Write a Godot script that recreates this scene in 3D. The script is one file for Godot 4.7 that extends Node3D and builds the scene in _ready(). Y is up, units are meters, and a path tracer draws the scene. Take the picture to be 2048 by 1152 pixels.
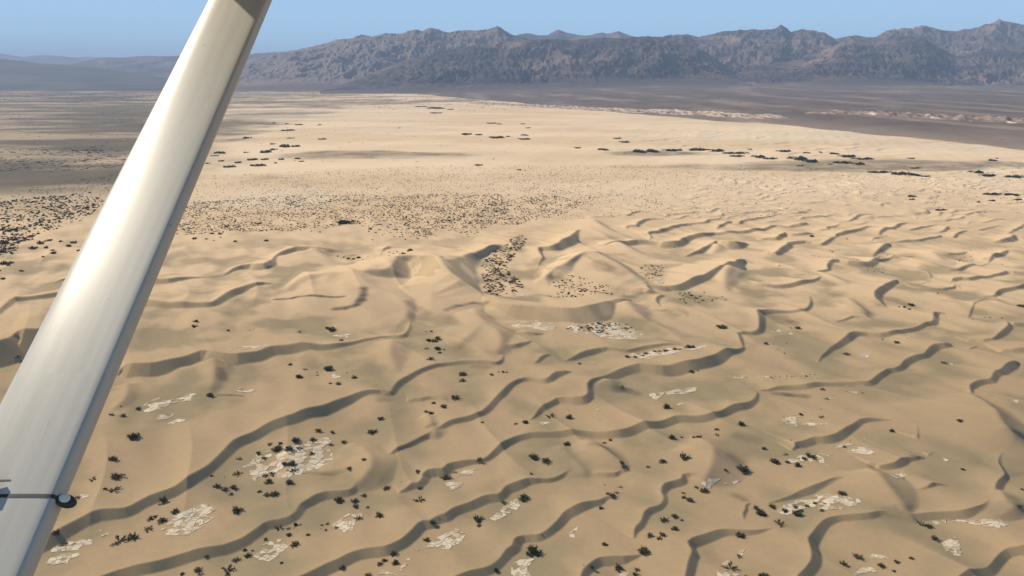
extends Node3D
# A desert dune field seen from a light aircraft. x right, y up, -z away; Y below means distance away (-z).

const EYE := 130.0
const NC := 960
var rng := RandomNumberGenerator.new()
var taken := {}
var rows := PackedFloat32Array()
var wide := PackedFloat32Array()
var nr := 0
var field := PackedFloat32Array()
var layer := PackedFloat32Array()
var left_of := PackedInt32Array()
var right_of := PackedInt32Array()
var jmin := 0
var jmax := 0
var na := FastNoiseLite.new()
var nb := FastNoiseLite.new()
var nf := FastNoiseLite.new()
var nridge := FastNoiseLite.new()
var mats := {}

func _ready():
	var cam := Camera3D.new()
	cam.name = "camera"
	cam.fov = 42.0
	cam.near = 0.05
	cam.far = 40000.0
	add_child(cam)
	cam.position = Vector3(0, EYE, 0)
	cam.rotation.x = -atan((576.0 - 145.0) / 1500.5)
	cam.current = true
	var we := WorldEnvironment.new()
	we.name = "world_environment"
	var e := Environment.new()
	e.background_mode = Environment.BG_SKY
	var sm := ProceduralSkyMaterial.new()
	sm.sky_top_color = Color(0.29, 0.39, 0.53)
	sm.sky_horizon_color = Color(0.67, 0.83, 0.96)
	sm.sky_curve = 0.18
	sm.sky_energy_multiplier = 1.0
	sm.ground_bottom_color = Color(0.52, 0.44, 0.34)
	sm.ground_horizon_color = Color(0.58, 0.62, 0.66)
	sm.sun_angle_max = 20.0
	var sk := Sky.new()
	sk.sky_material = sm
	e.sky = sk
	e.tonemap_mode = Environment.TONE_MAPPER_LINEAR
	e.tonemap_exposure = 1.32
	e.sdfgi_enabled = true
	e.ssao_enabled = true
	e.ssil_enabled = true
	e.fog_enabled = true
	e.fog_density = 0.00008
	e.fog_light_color = Color(0.70, 0.80, 0.95)
	we.environment = e
	add_child(we)
	var sun := DirectionalLight3D.new()
	sun.name = "sun"
	sun.light_energy = 1.6
	sun.light_color = Color(1.0, 0.94, 0.84)
	sun.light_angular_distance = 0.5
	sun.shadow_enabled = true
	var el := deg_to_rad(35.5)
	var az := deg_to_rad(32.0)
	var to_sun := Vector3(-cos(el) * cos(az), sin(el), -cos(el) * sin(az))
	add_child(sun)
	sun.look_at_from_position(to_sun * 100.0, Vector3.ZERO, Vector3.UP)
	rng.seed = 7
	setup_noise()
	setup_materials()
	setup_rows()
	ridges()
	finish_field()
	build_dunes()
	build_valley()
	ranges()
	badland_strips()
	pans()
	shrub_models()
	shrubs()
	build_small()
	scatter()
	flush_belts()
	thicket_models()
	thickets()
	aircraft()

# ---------------------------------------------------------------- helpers
func setup_noise():
	na.seed = 3
	na.frequency = 0.02
	na.fractal_octaves = 4
	nb.seed = 11
	nb.frequency = 0.004
	nb.fractal_octaves = 5
	nf.seed = 23
	nf.frequency = 0.12
	nf.fractal_octaves = 3
	nridge.seed = 5
	nridge.noise_type = FastNoiseLite.TYPE_SIMPLEX_SMOOTH
	nridge.fractal_type = FastNoiseLite.FRACTAL_RIDGED
	nridge.frequency = 0.0012
	nridge.fractal_octaves = 5
	nridge.fractal_gain = 0.55

func numbered(called: String) -> String:
	var k: int = taken.get(called, 0)
	taken[called] = k + 1
	return called if k == 0 else "%s_%03d" % [called, k]

func tag(o: Node, label := "", category := "", group := "", kind := ""):
	if label != "": o.set_meta("label", label)
	if category != "": o.set_meta("category", category)
	if group != "": o.set_meta("group", group)
	if kind != "": o.set_meta("kind", kind)

func part(called: String, mesh: Mesh, mat: Material, parent: Node) -> MeshInstance3D:
	var o := MeshInstance3D.new()
	o.name = numbered(called) if parent == self else called
	o.mesh = mesh
	if mat: o.material_override = mat
	parent.add_child(o, true)
	return o

func noise_tex(fr: float, sd: int, lo: float, hi: float, oct := 4) -> NoiseTexture2D:
	var n := FastNoiseLite.new()
	n.seed = sd
	n.frequency = fr
	n.fractal_octaves = oct
	var t := NoiseTexture2D.new()
	t.width = 512
	t.height = 512
	t.seamless = true
	t.noise = n
	var g := Gradient.new()
	g.set_color(0, Color(lo, lo, lo))
	g.set_color(1, Color(hi, hi, hi))
	t.color_ramp = g
	return t

func plain(c: Color, rough := 0.9) -> StandardMaterial3D:
	var m := StandardMaterial3D.new()
	m.albedo_color = c.linear_to_srgb()
	m.roughness = rough
	return m

func setup_materials():
	var g := StandardMaterial3D.new()
	g.resource_name = "sand"
	g.vertex_color_use_as_albedo = true
	g.roughness = 0.95
	g.metallic_specular = 0.2
	g.albedo_texture = noise_tex(0.02, 4, 0.955, 1.0, 5)
	g.uv1_triplanar = true
	g.uv1_world_triplanar = true
	g.uv1_scale = Vector3(0.035, 0.035, 0.035)
	mats.sand = g
	var v := StandardMaterial3D.new()
	v.resource_name = "terrain"
	v.vertex_color_use_as_albedo = true
	v.roughness = 0.95
	v.metallic_specular = 0.2
	mats.land = v
	var c := StandardMaterial3D.new()
	c.resource_name = "dried_clay"
	c.albedo_color = Color(0.68, 0.59, 0.45).linear_to_srgb()
	c.roughness = 0.95
	c.albedo_texture = noise_tex(0.03, 9, 0.78, 1.0, 4)
	c.uv1_triplanar = true
	c.uv1_world_triplanar = true
	c.uv1_scale = Vector3(0.2, 0.2, 0.2)
	mats.clay = c
	var c2 := c.duplicate()
	c2.albedo_color = Color(0.58, 0.49, 0.36).linear_to_srgb()
	mats.clay2 = c2
	var c3 := c.duplicate()
	c3.albedo_color = Color(0.475, 0.385, 0.265).linear_to_srgb()
	mats.clay3 = c3
	var leaf := StandardMaterial3D.new()
	leaf.resource_name = "foliage"
	leaf.vertex_color_use_as_albedo = true
	leaf.roughness = 0.9
	leaf.cull_mode = BaseMaterial3D.CULL_DISABLED
	mats.leaf = leaf
	mats.twig = plain(Color(0.11, 0.085, 0.06))

# ---------------------------------------------------------------- dune height field: rows at growing distance
func half_width(Y: float) -> float:
	return 0.79 * (0.961 * Y + 36.0)

func setup_rows():
	var Y := 140.0
	rows.append(Y)
	while Y < 1000.0:
		Y += maxf(0.22, (0.55 if Y < 430.0 else 0.42 if Y < 720.0 else 0.55) * (Y * Y + EYE * EYE) / EYE / 750.0)
		rows.append(Y)
	nr = rows.size()
	for y in rows: wide.append(half_width(y))
	field.resize(nr * NC)
	layer.resize(nr * NC)
	left_of.resize(nr)
	right_of.resize(nr)
	left_of.fill(NC)
	right_of.fill(-1)
	jmin = nr
	jmax = -1

func span(q: PackedVector2Array, j: int) -> Vector2i:
	var Y := rows[j]
	var lo := 1e9
	var hi := -1e9
	var n := q.size()
	for k in n:
		var a := q[k]
		var b := q[(k + 1) % n]
		if (a.y <= Y) != (b.y <= Y):
			var x := a.x + (b.x - a.x) * (Y - a.y) / (b.y - a.y)
			lo = minf(lo, x)
			hi = maxf(hi, x)
	if hi < lo: return Vector2i(1, 0)
	var w := wide[j]
	var i0 := maxi(0, ceili((lo / w + 1.0) * 0.5 * (NC - 1)))
	var i1 := mini(NC - 1, floori((hi / w + 1.0) * 0.5 * (NC - 1)))
	if i1 >= i0:
		left_of[j] = mini(left_of[j], i0)
		right_of[j] = maxi(right_of[j], i1)
		jmin = mini(jmin, j)
		jmax = maxi(jmax, j)
	return Vector2i(i0, i1)

func row_range(q: PackedVector2Array) -> Vector2i:
	var lo := 1e9
	var hi := -1e9
	for p in q:
		lo = minf(lo, p.y)
		hi = maxf(hi, p.y)
	return Vector2i(rows.bsearch(lo), mini(rows.bsearch(hi), nr))

func ribbon(a: Vector3, b: Vector3, n0: Vector2, n1: Vector2, sl: float, rounded: bool):
	var k := 1.15 if rounded else 1.0
	var w0 := a.z / sl * k
	var w1 := b.z / sl * k
	var pa := Vector2(a.x, a.y)
	var pb := Vector2(b.x, b.y)
	var q := PackedVector2Array([pa, pb, pb + n1 * w1, pa + n0 * w0])
	var rr := row_range(q)
	for j in range(rr.x, rr.y):
		var s := span(q, j)
		if s.y < s.x: continue
		var Y := rows[j]
		var w := wide[j]
		var py := Y - a.y
		var ry := Y - b.y
		for i in range(s.x, s.y + 1):
			var x := (i * 2.0 / (NC - 1) - 1.0) * w
			var px := x - a.x
			var a0 := absf(n0.x * py - n0.y * px)
			var a1 := absf(n1.x * ry - n1.y * (x - b.x))
			var t := a0 / (a0 + a1 + 1e-9)
			var h := a.z + (b.z - a.z) * t
			var d := (px - (b.x - a.x) * t) * (n0.x + (n1.x - n0.x) * t) + (py - (b.y - a.y) * t) * (n0.y + (n1.y - n0.y) * t)
			var u := clampf(d / (w0 + (w1 - w0) * t + 1e-6), 0.0, 1.0)
			var v := h * (pow(1.0 - u, 1.3) if rounded else 1.0 - u)
			var at := j * NC + i
			if v > layer[at]: layer[at] = v

func windward(a: Vector3, b: Vector3, w: Vector2):
	var cr := w.x * (b.y - a.y) - w.y * (b.x - a.x)
	if cr >= -1e-4: return
	var l0 := (11.0 * a.z + 10.0) * (1.0 - 0.5 * smoothstep(430.0, 580.0, a.y))
	var l1 := (11.0 * b.z + 10.0) * (1.0 - 0.5 * smoothstep(430.0, 580.0, b.y))
	var pa := Vector2(a.x, a.y)
	var pb := Vector2(b.x, b.y)
	var q := PackedVector2Array([pa, pb, pb + w * l1, pa + w * l0])
	var rr := row_range(q)
	for j in range(rr.x, rr.y):
		var s := span(q, j)
		if s.y < s.x: continue
		var wd := wide[j]
		var py := rows[j] - a.y
		for i in range(s.x, s.y + 1):
			var px := (i * 2.0 / (NC - 1) - 1.0) * wd - a.x
			var t := clampf((w.x * py - w.y * px) / cr, 0.0, 1.0)
			var h := a.z + (b.z - a.z) * t
			var d := (px - (b.x - a.x) * t) * w.x + (py - (b.y - a.y) * t) * w.y
			var u := clampf(d / (l0 + (l1 - l0) * t), 0.0, 1.0)
			var v := h * (0.68 * pow(0.5 + 0.5 * cos(PI * pow(u, 0.85)), 1.25) + 0.32 * exp(-d / (1.9 * h + 0.4)) * (1.0 - u))
			var at := j * NC + i
			if v > layer[at]: layer[at] = v

func merge_layer():
	for j in range(jmin, jmax + 1):
		for i in range(left_of[j], right_of[j] + 1):
			var at := j * NC + i
			var l := layer[at]
			if l > 0.0:
				var h := field[at]
				var k := minf(0.6 if j < 560 else 0.25, 0.5 * minf(l, h)) + 1e-6
				var d := maxf(k - absf(l - h), 0.0) / k
				field[at] = maxf(l, h) + d * d * k * 0.25
				layer[at] = 0.0
		left_of[j] = NC
		right_of[j] = -1
	jmin = nr
	jmax = -1

func resample(n: Array) -> PackedVector3Array:
	var P := PackedVector3Array()
	for k in range(0, n.size(), 3): P.append(Vector3(n[k], n[k + 1], n[k + 2]))
	var r := PackedVector3Array()
	var m := P.size()
	for i in m - 1:
		var p0 := P[maxi(i - 1, 0)]
		var p1 := P[i]
		var p2 := P[i + 1]
		var p3 := P[mini(i + 2, m - 1)]
		var L := Vector2(p2.x - p1.x, p2.y - p1.y).length()
		var c := maxi(1, ceili(L / (0.012 * Vector2(p1.x, p1.y).length())))
		for j in c:
			var t := float(j) / c
			var q := 0.5 * ((2.0 * p1) + (p2 - p0) * t + (2.0 * p0 - 5.0 * p1 + 4.0 * p2 - p3) * t * t + (3.0 * p1 - p0 - 3.0 * p2 + p3) * t * t * t)
			q.z = p1.z + (p2.z - p1.z) * (t * t * (3.0 - 2.0 * t))
			r.append(q)
	r.append(P[m - 1])
	return r

func sides(Q: PackedVector3Array) -> PackedVector2Array:
	var n := PackedVector2Array()
	for i in Q.size():
		var a := Q[maxi(i - 1, 0)]
		var b := Q[mini(i + 1, Q.size() - 1)]
		n.append(Vector2(b.y - a.y, a.x - b.x).normalized())
	return n

func slip(n: Array, wx: float, wy: float, steep := 0.62):        # a crest with a steep slip face on its right hand and a long windward slope
	var Q := resample(n)
	var N := sides(Q)
	for i in Q.size() - 1:
		if Q[i].z < 0.05 and Q[i + 1].z < 0.05: continue
		ribbon(Q[i], Q[i + 1], N[i], N[i + 1], steep, false)
		ribbon(Q[i], Q[i + 1], -N[i], -N[i + 1], 0.35, true)
		windward(Q[i], Q[i + 1], Vector2(wx, wy))
	merge_layer()

func flank(n: Array, sr: float, sl: float):        # a crest with a slope to either hand
	var Q := resample(n)
	var N := sides(Q)
	for i in Q.size() - 1:
		if Q[i].z < 0.05 and Q[i + 1].z < 0.05: continue
		ribbon(Q[i], Q[i + 1], N[i], N[i + 1], sr, true)
		ribbon(Q[i], Q[i + 1], -N[i], -N[i + 1], sl, true)
	merge_layer()

func blur_array(a: PackedFloat32Array, times: int) -> PackedFloat32Array:
	var b := a.duplicate()
	for t in times:
		for j in range(1, nr - 1):
			var o := j * NC
			for i in NC: b[o + i] = 0.25 * (a[o + i - NC] + a[o + i + NC]) + 0.5 * a[o + i]
		for j in nr:
			var o := j * NC
			for i in range(1, NC - 1): a[o + i] = 0.25 * (b[o + i - 1] + b[o + i + 1]) + 0.5 * b[o + i]
	return a

func blur(times: int):
	field = blur_array(field, times)

func facets(n: Array):                             # a big dune given by points on its crests and feet
	var P := PackedVector3Array()
	var flat := PackedVector2Array()
	for k in range(0, n.size(), 3):
		P.append(Vector3(n[k], n[k + 1], n[k + 2]))
		flat.append(Vector2(n[k], n[k + 1]))
	var tri := Geometry2D.triangulate_delaunay(flat)
	for k in range(0, tri.size(), 3):
		var A := P[tri[k]]
		var B := P[tri[k + 1]]
		var C := P[tri[k + 2]]
		var dt := (B.x - A.x) * (C.y - A.y) - (C.x - A.x) * (B.y - A.y)
		if absf(dt) < 1e-5: continue
		var gx := ((B.z - A.z) * (C.y - A.y) - (C.z - A.z) * (B.y - A.y)) / dt
		var gy := ((C.z - A.z) * (B.x - A.x) - (B.z - A.z) * (C.x - A.x)) / dt
		var q := PackedVector2Array([flat[tri[k]], flat[tri[k + 1]], flat[tri[k + 2]]])
		var rr := row_range(q)
		for j in range(rr.x, rr.y):
			var s := span(q, j)
			if s.y < s.x: continue
			for i in range(s.x, s.y + 1):
				var x := (i * 2.0 / (NC - 1) - 1.0) * wide[j]
				var v := A.z + gx * (x - A.x) + gy * (rows[j] - A.y)
				var at := j * NC + i
				if v > layer[at]: layer[at] = v
	layer = blur_array(layer, 2)
	for at in field.size():
		field[at] = maxf(field[at], layer[at])
		layer[at] = 0.0
	left_of.fill(NC)
	right_of.fill(-1)
	jmin = nr
	jmax = -1

func swell(x: float, Y: float) -> float:
	var h := 0.35 * sin(x * 0.061 + Y * 0.023 + 1.0) * sin(Y * 0.047 - x * 0.019) + 0.3 * sin(x * 0.023 - Y * 0.031) + 0.12 * sin(x * 0.17 + Y * 0.05) * sin(Y * 0.13 - x * 0.07 + 2.0)
	if Y < 900.0:                                    # low spurs that trail with the wind
		var u := 0.844 * Y - 0.535 * x
		var v := 0.844 * x + 0.535 * Y
		h += (0.55 * sin(v * 0.21 + 1.7 * sin(u * 0.035 + 0.6) + 0.8 * sin(v * 0.05)) * (0.5 + 0.5 * sin(u * 0.045 + v * 0.013 + 1.1)) + 0.22 * sin(v * 0.43 + 2.1 * sin(u * 0.05) + 2.0) * sin(u * 0.083 + 1.3) + 1.0 * pow(1.0 - absf(sin(v * 0.098 + 0.9 * sin(u * 0.031 + 2.0) + 0.6 * sin(v * 0.037))), 2.2) * (0.5 + 0.5 * sin(u * 0.052 + v * 0.021 + 0.4))) * minf(1.0, (900.0 - Y) / 300.0)
	return h

func saw(f: float) -> float:
	return f / 0.22 if f < 0.22 else pow((1.0 - f) / 0.78, 1.3)

func far_dunes(x: float, Y: float) -> float:       # the small dunes beyond those that are traced one by one
	var h := 0.0
	if Y > 640.0 and x > 60.0:
		var m := smoothstep(650.0, 720.0, Y) * (1.0 - smoothstep(860.0 + x * 0.25, 1010.0 + x * 0.35, Y)) * smoothstep(90.0, 200.0, x - (Y - 700.0) * 0.25)
		if m > 0.0:
			var p := (Y * 0.97 - x * 0.24) / 24.0 + 1.5 * na.get_noise_2d(x * 0.55, Y * 0.4) + 2.2 * nb.get_noise_2d(x * 1.1, Y)
			h += m * 1.5 * saw(p - floorf(p)) * clampf(0.65 + 1.6 * na.get_noise_2d(x * 0.6 + 400.0, Y * 0.9), 0.0, 1.0)
	if Y > 1150.0 and Y < 2100.0 and x > 60.0:
		var m2 := smoothstep(1150.0, 1300.0, Y) * (1.0 - smoothstep(1750.0, 2000.0, Y)) * smoothstep(100.0, 220.0, x - (Y - 1300.0) * 0.15) * (1.0 - 0.6 * smoothstep(500.0, 900.0, x))
		if m2 > 0.0:
			var p2 := (Y - x * 0.12) / 46.0 + 1.2 * na.get_noise_2d(x * 0.35, Y * 0.2)
			h += m2 * 2.2 * saw(p2 - floorf(p2)) * clampf(0.6 + 1.5 * na.get_noise_2d(x * 0.3 + 90.0, Y * 0.4), 0.0, 1.0)
	return h

func finish_field():
	for j in nr:
		var Y := rows[j]
		var fade := 1.0 - smoothstep(930.0, 995.0, Y)
		for i in NC:
			var x := (i * 2.0 / (NC - 1) - 1.0) * wide[j]
			var at := j * NC + i
			field[at] = field[at] * fade + swell(x, Y) + far_dunes(x, Y)

func ground(x: float, Y: float) -> float:
	if Y <= rows[0] or Y >= rows[nr - 2]: return valley_height(x, Y)
	var j := maxi(rows.bsearch(Y) - 1, 0)
	var f := (Y - rows[j]) / (rows[j + 1] - rows[j])
	var r := 0.0
	for k in 2:
		var c := clampf((x / wide[j + k] + 1.0) * 0.5 * (NC - 1), 0.0, NC - 1.001)
		var i := int(c)
		var g := c - i
		var at := (j + k) * NC + i
		r += (f if k == 1 else 1.0 - f) * (field[at] * (1.0 - g) + field[at + 1] * g)
	return r

func bound_at(x: float) -> float:
	var n := BOUND.size()
	if x <= BOUND[0]: return BOUND[1]
	for k in range(2, n, 2):
		if x <= BOUND[k]:
			return lerpf(BOUND[k - 1], BOUND[k + 1], (x - BOUND[k - 2]) / float(BOUND[k] - BOUND[k - 2]))
	return BOUND[n - 1]

func valley_height(x: float, Y: float) -> float:
	var h := swell(x, Y) + far_dunes(x, Y)
	var b := bound_at(x)
	if Y > b:
		h += 0.012 * (Y - b) + minf((Y - b) * 0.004, 2.0) * nb.get_noise_2d(x * 3.0, Y * 1.2)
	return h

# ground colour: the sand, the plain, dark gravel, pale silt and the dark fan (all linear)
func ground_colour(x: float, Y: float, h: float, steep: float) -> Color:
	var a := na.get_noise_2d(x, Y)
	var b := nb.get_noise_2d(x * 1.5, Y)
	var sand := Color(0.375, 0.278, 0.168)
	var olive := Color(0.245, 0.202, 0.125)
	var rose := Color(0.400, 0.295, 0.178)
	var c := sand.lerp(rose, clampf(0.5 + 1.1 * b, 0.0, 1.0))
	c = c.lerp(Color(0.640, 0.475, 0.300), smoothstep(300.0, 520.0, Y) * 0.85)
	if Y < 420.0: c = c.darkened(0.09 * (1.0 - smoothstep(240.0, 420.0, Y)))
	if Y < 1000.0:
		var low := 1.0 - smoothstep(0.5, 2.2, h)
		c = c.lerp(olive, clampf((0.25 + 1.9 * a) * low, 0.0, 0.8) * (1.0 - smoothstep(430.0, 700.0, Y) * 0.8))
		if steep > 0.42: c = c.lerp(Color(0.40, 0.295, 0.165), 0.6)
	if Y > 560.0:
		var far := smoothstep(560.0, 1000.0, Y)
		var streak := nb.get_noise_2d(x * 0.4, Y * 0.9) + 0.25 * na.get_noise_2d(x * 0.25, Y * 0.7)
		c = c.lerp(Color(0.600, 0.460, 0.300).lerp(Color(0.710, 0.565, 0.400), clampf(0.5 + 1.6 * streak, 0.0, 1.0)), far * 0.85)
		for p in PATCHES:
			var dx: float = (x - p[1]) / p[3]
			var dy: float = (Y - p[2]) / (p[4] if Y > p[2] else p[5])
			var d := dx * dx + dy * dy
			if d < 2.2:
				var m := 1.0 - smoothstep(0.25, 1.25, d + 1.1 * streak + 0.7 * b)
				if m > 0.0:
					if p[0] == 1: c = c.lerp(Color(0.185, 0.152, 0.112), m * (0.72 + 0.4 * a))
					else: c = c.lerp(Color(0.64, 0.54, 0.40), m * 0.55)
		if Y > 620.0 and x < -200.0:
			var w := 1.0 - smoothstep(-0.50 * Y - 60.0, -0.27 * Y - 40.0, x + 160.0 * b)
			c = c.lerp(Color(0.085, 0.075, 0.056).lerp(Color(0.30, 0.24, 0.165), clampf(0.30 + 2.2 * streak, 0.0, 1.0)), w * smoothstep(620.0, 950.0, Y) * 0.88)
		var e := bound_at(x)
		if Y > e - 300.0:
			var m3 := smoothstep(e - 20.0, e + 40.0, Y + 90.0 * nb.get_noise_2d(x * 2.0, 77.0) + 14.0 * a)
			if m3 > 0.0:
				var wash := nridge.get_noise_2d(x * 1.6 + 0.25 * Y, Y * 0.35)
				var fan := Color(0.110, 0.086, 0.072).lerp(Color(0.250, 0.195, 0.155), smoothstep(0.2, 0.8, wash) * 0.75 + 0.35 * clampf(0.4 + b, 0.0, 1.0))
				fan = fan.lerp(Color(0.30, 0.235, 0.18), (1.0 - smoothstep(0.0, 800.0, Y - e)) * 0.6 * smoothstep(0.0, 900.0, x))
				c = c.lerp(fan, m3)
	return c

func sheet(nx: int, ny: int, pos: PackedVector3Array, col: PackedColorArray) -> ArrayMesh:
	var nor := PackedVector3Array()
	nor.resize(pos.size())
	for j in ny:
		for i in nx:
			var l := pos[j * nx + maxi(i - 1, 0)]
			var r := pos[j * nx + mini(i + 1, nx - 1)]
			var d := pos[maxi(j - 1, 0) * nx + i]
			var u := pos[mini(j + 1, ny - 1) * nx + i]
			nor[j * nx + i] = (r - l).cross(u - d).normalized()
	var idx := PackedInt32Array()
	idx.resize((nx - 1) * (ny - 1) * 6)
	var k := 0
	for j in ny - 1:
		for i in nx - 1:
			var a := j * nx + i
			idx[k] = a
			idx[k + 1] = a + nx
			idx[k + 2] = a + 1
			idx[k + 3] = a + 1
			idx[k + 4] = a + nx
			idx[k + 5] = a + nx + 1
			k += 6
	var arr := []
	arr.resize(Mesh.ARRAY_MAX)
	arr[Mesh.ARRAY_VERTEX] = pos
	arr[Mesh.ARRAY_NORMAL] = nor
	arr[Mesh.ARRAY_COLOR] = col
	arr[Mesh.ARRAY_INDEX] = idx
	var m := ArrayMesh.new()
	m.add_surface_from_arrays(Mesh.PRIMITIVE_TRIANGLES, arr)
	return m

func build_dunes():
	var pos := PackedVector3Array()
	var col := PackedColorArray()
	pos.resize(nr * NC)
	col.resize(nr * NC)
	for j in nr:
		var Y := rows[j]
		var w := wide[j]
		var dx := 2.0 * w / (NC - 1)
		var dy := rows[mini(j + 1, nr - 1)] - rows[maxi(j - 1, 0)]
		for i in NC:
			var at := j * NC + i
			var x := (i * 2.0 / (NC - 1) - 1.0) * w
			var h := field[at]
			var sx := (field[j * NC + mini(i + 1, NC - 1)] - field[j * NC + maxi(i - 1, 0)]) / (2.0 * dx)
			var sy := (field[mini(j + 1, nr - 1) * NC + i] - field[maxi(j - 1, 0) * NC + i]) / maxf(dy, 0.01)
			pos[at] = Vector3(x, h, -Y)
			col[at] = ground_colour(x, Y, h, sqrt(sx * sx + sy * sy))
	stains(col)
	var o := part("sand_dunes", sheet(NC, nr, pos, col), mats.sand, self)
	tag(o, "tan sand dunes with sharp crests and shaded slip faces filling the foreground", "", "", "structure")

func stain(col: PackedColorArray, n: Array, wd: float, much: float):   # a streak of coarse dark sand
	for k in range(0, n.size() - 2, 2):
		var a := Vector2(n[k], n[k + 1])
		var b := Vector2(n[k + 2], n[k + 3])
		for j in range(maxi(rows.bsearch(minf(a.y, b.y) - 2.0 * wd), 1), mini(rows.bsearch(maxf(a.y, b.y) + 2.0 * wd), nr - 1)):
			var w := wide[j]
			var i0 := maxi(0, int(((minf(a.x, b.x) - 2.0 * wd) / w + 1.0) * 0.5 * (NC - 1)))
			var i1 := mini(NC - 1, int(((maxf(a.x, b.x) + 2.0 * wd) / w + 1.0) * 0.5 * (NC - 1)))
			for i in range(i0, i1 + 1):
				var p := Vector2((i * 2.0 / (NC - 1) - 1.0) * w, rows[j])
				var q := Geometry2D.get_closest_point_to_segment(p, a, b)
				var d := p.distance_to(q) / wd + 0.5 * na.get_noise_2d(p.x * 4.0, p.y * 3.0)
				if d < 1.6:
					var at := j * NC + i
					col[at] = col[at].lerp(Color(0.085, 0.075, 0.060), much * (1.0 - smoothstep(0.2, 1.6, d)))

func build_valley():
	var ys := PackedFloat32Array()
	var Y := 985.0
	while Y < 14000.0:
		ys.append(Y)
		Y += maxf(3.0, 0.36 * (Y * Y + EYE * EYE) / EYE / 750.0) if Y < 4500.0 else 90.0
	var nx := 900
	var ny := ys.size()
	var pos := PackedVector3Array()
	var col := PackedColorArray()
	for j in ny:
		var w := half_width(ys[j]) * 1.05
		for i in nx:
			var x := (i * 2.0 / (nx - 1) - 1.0) * w
			var h := valley_height(x, ys[j])
			pos.append(Vector3(x, h - 0.25 * (1.0 - smoothstep(985.0, 1010.0, ys[j])), -ys[j]))
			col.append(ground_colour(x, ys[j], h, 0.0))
	var o := part("valley_floor", sheet(nx, ny, pos, col), mats.land, self)
	tag(o, "flat sandy valley floor and dark gravel fan running to the mountains", "", "", "structure")
	# the ground under and behind the aircraft, so that the sheet goes on
	var pos2 := PackedVector3Array()
	var col2 := PackedColorArray()
	for j in 40:
		var y2 := 140.3 - j * j * 1.3
		for i in 60:
			var x2 := (i / 59.0 * 2.0 - 1.0) * 900.0
			pos2.append(Vector3(x2, swell(x2, y2) - 0.3, -y2))
			col2.append(ground_colour(x2, y2, 0.5, 0.0))
	var o2 := part("sand_plain", flipped(60, 40, pos2, col2), mats.sand, self)
	tag(o2, "sandy ground under the aircraft, nearer than the photo shows", "", "", "structure")

func flipped(nx: int, ny: int, pos: PackedVector3Array, col: PackedColorArray) -> ArrayMesh:
	var p := PackedVector3Array()
	var c := PackedColorArray()
	for j in range(ny - 1, -1, -1):
		for i in nx:
			p.append(pos[j * nx + i])
			c.append(col[j * nx + i])
	return sheet(nx, ny, p, c)

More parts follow.
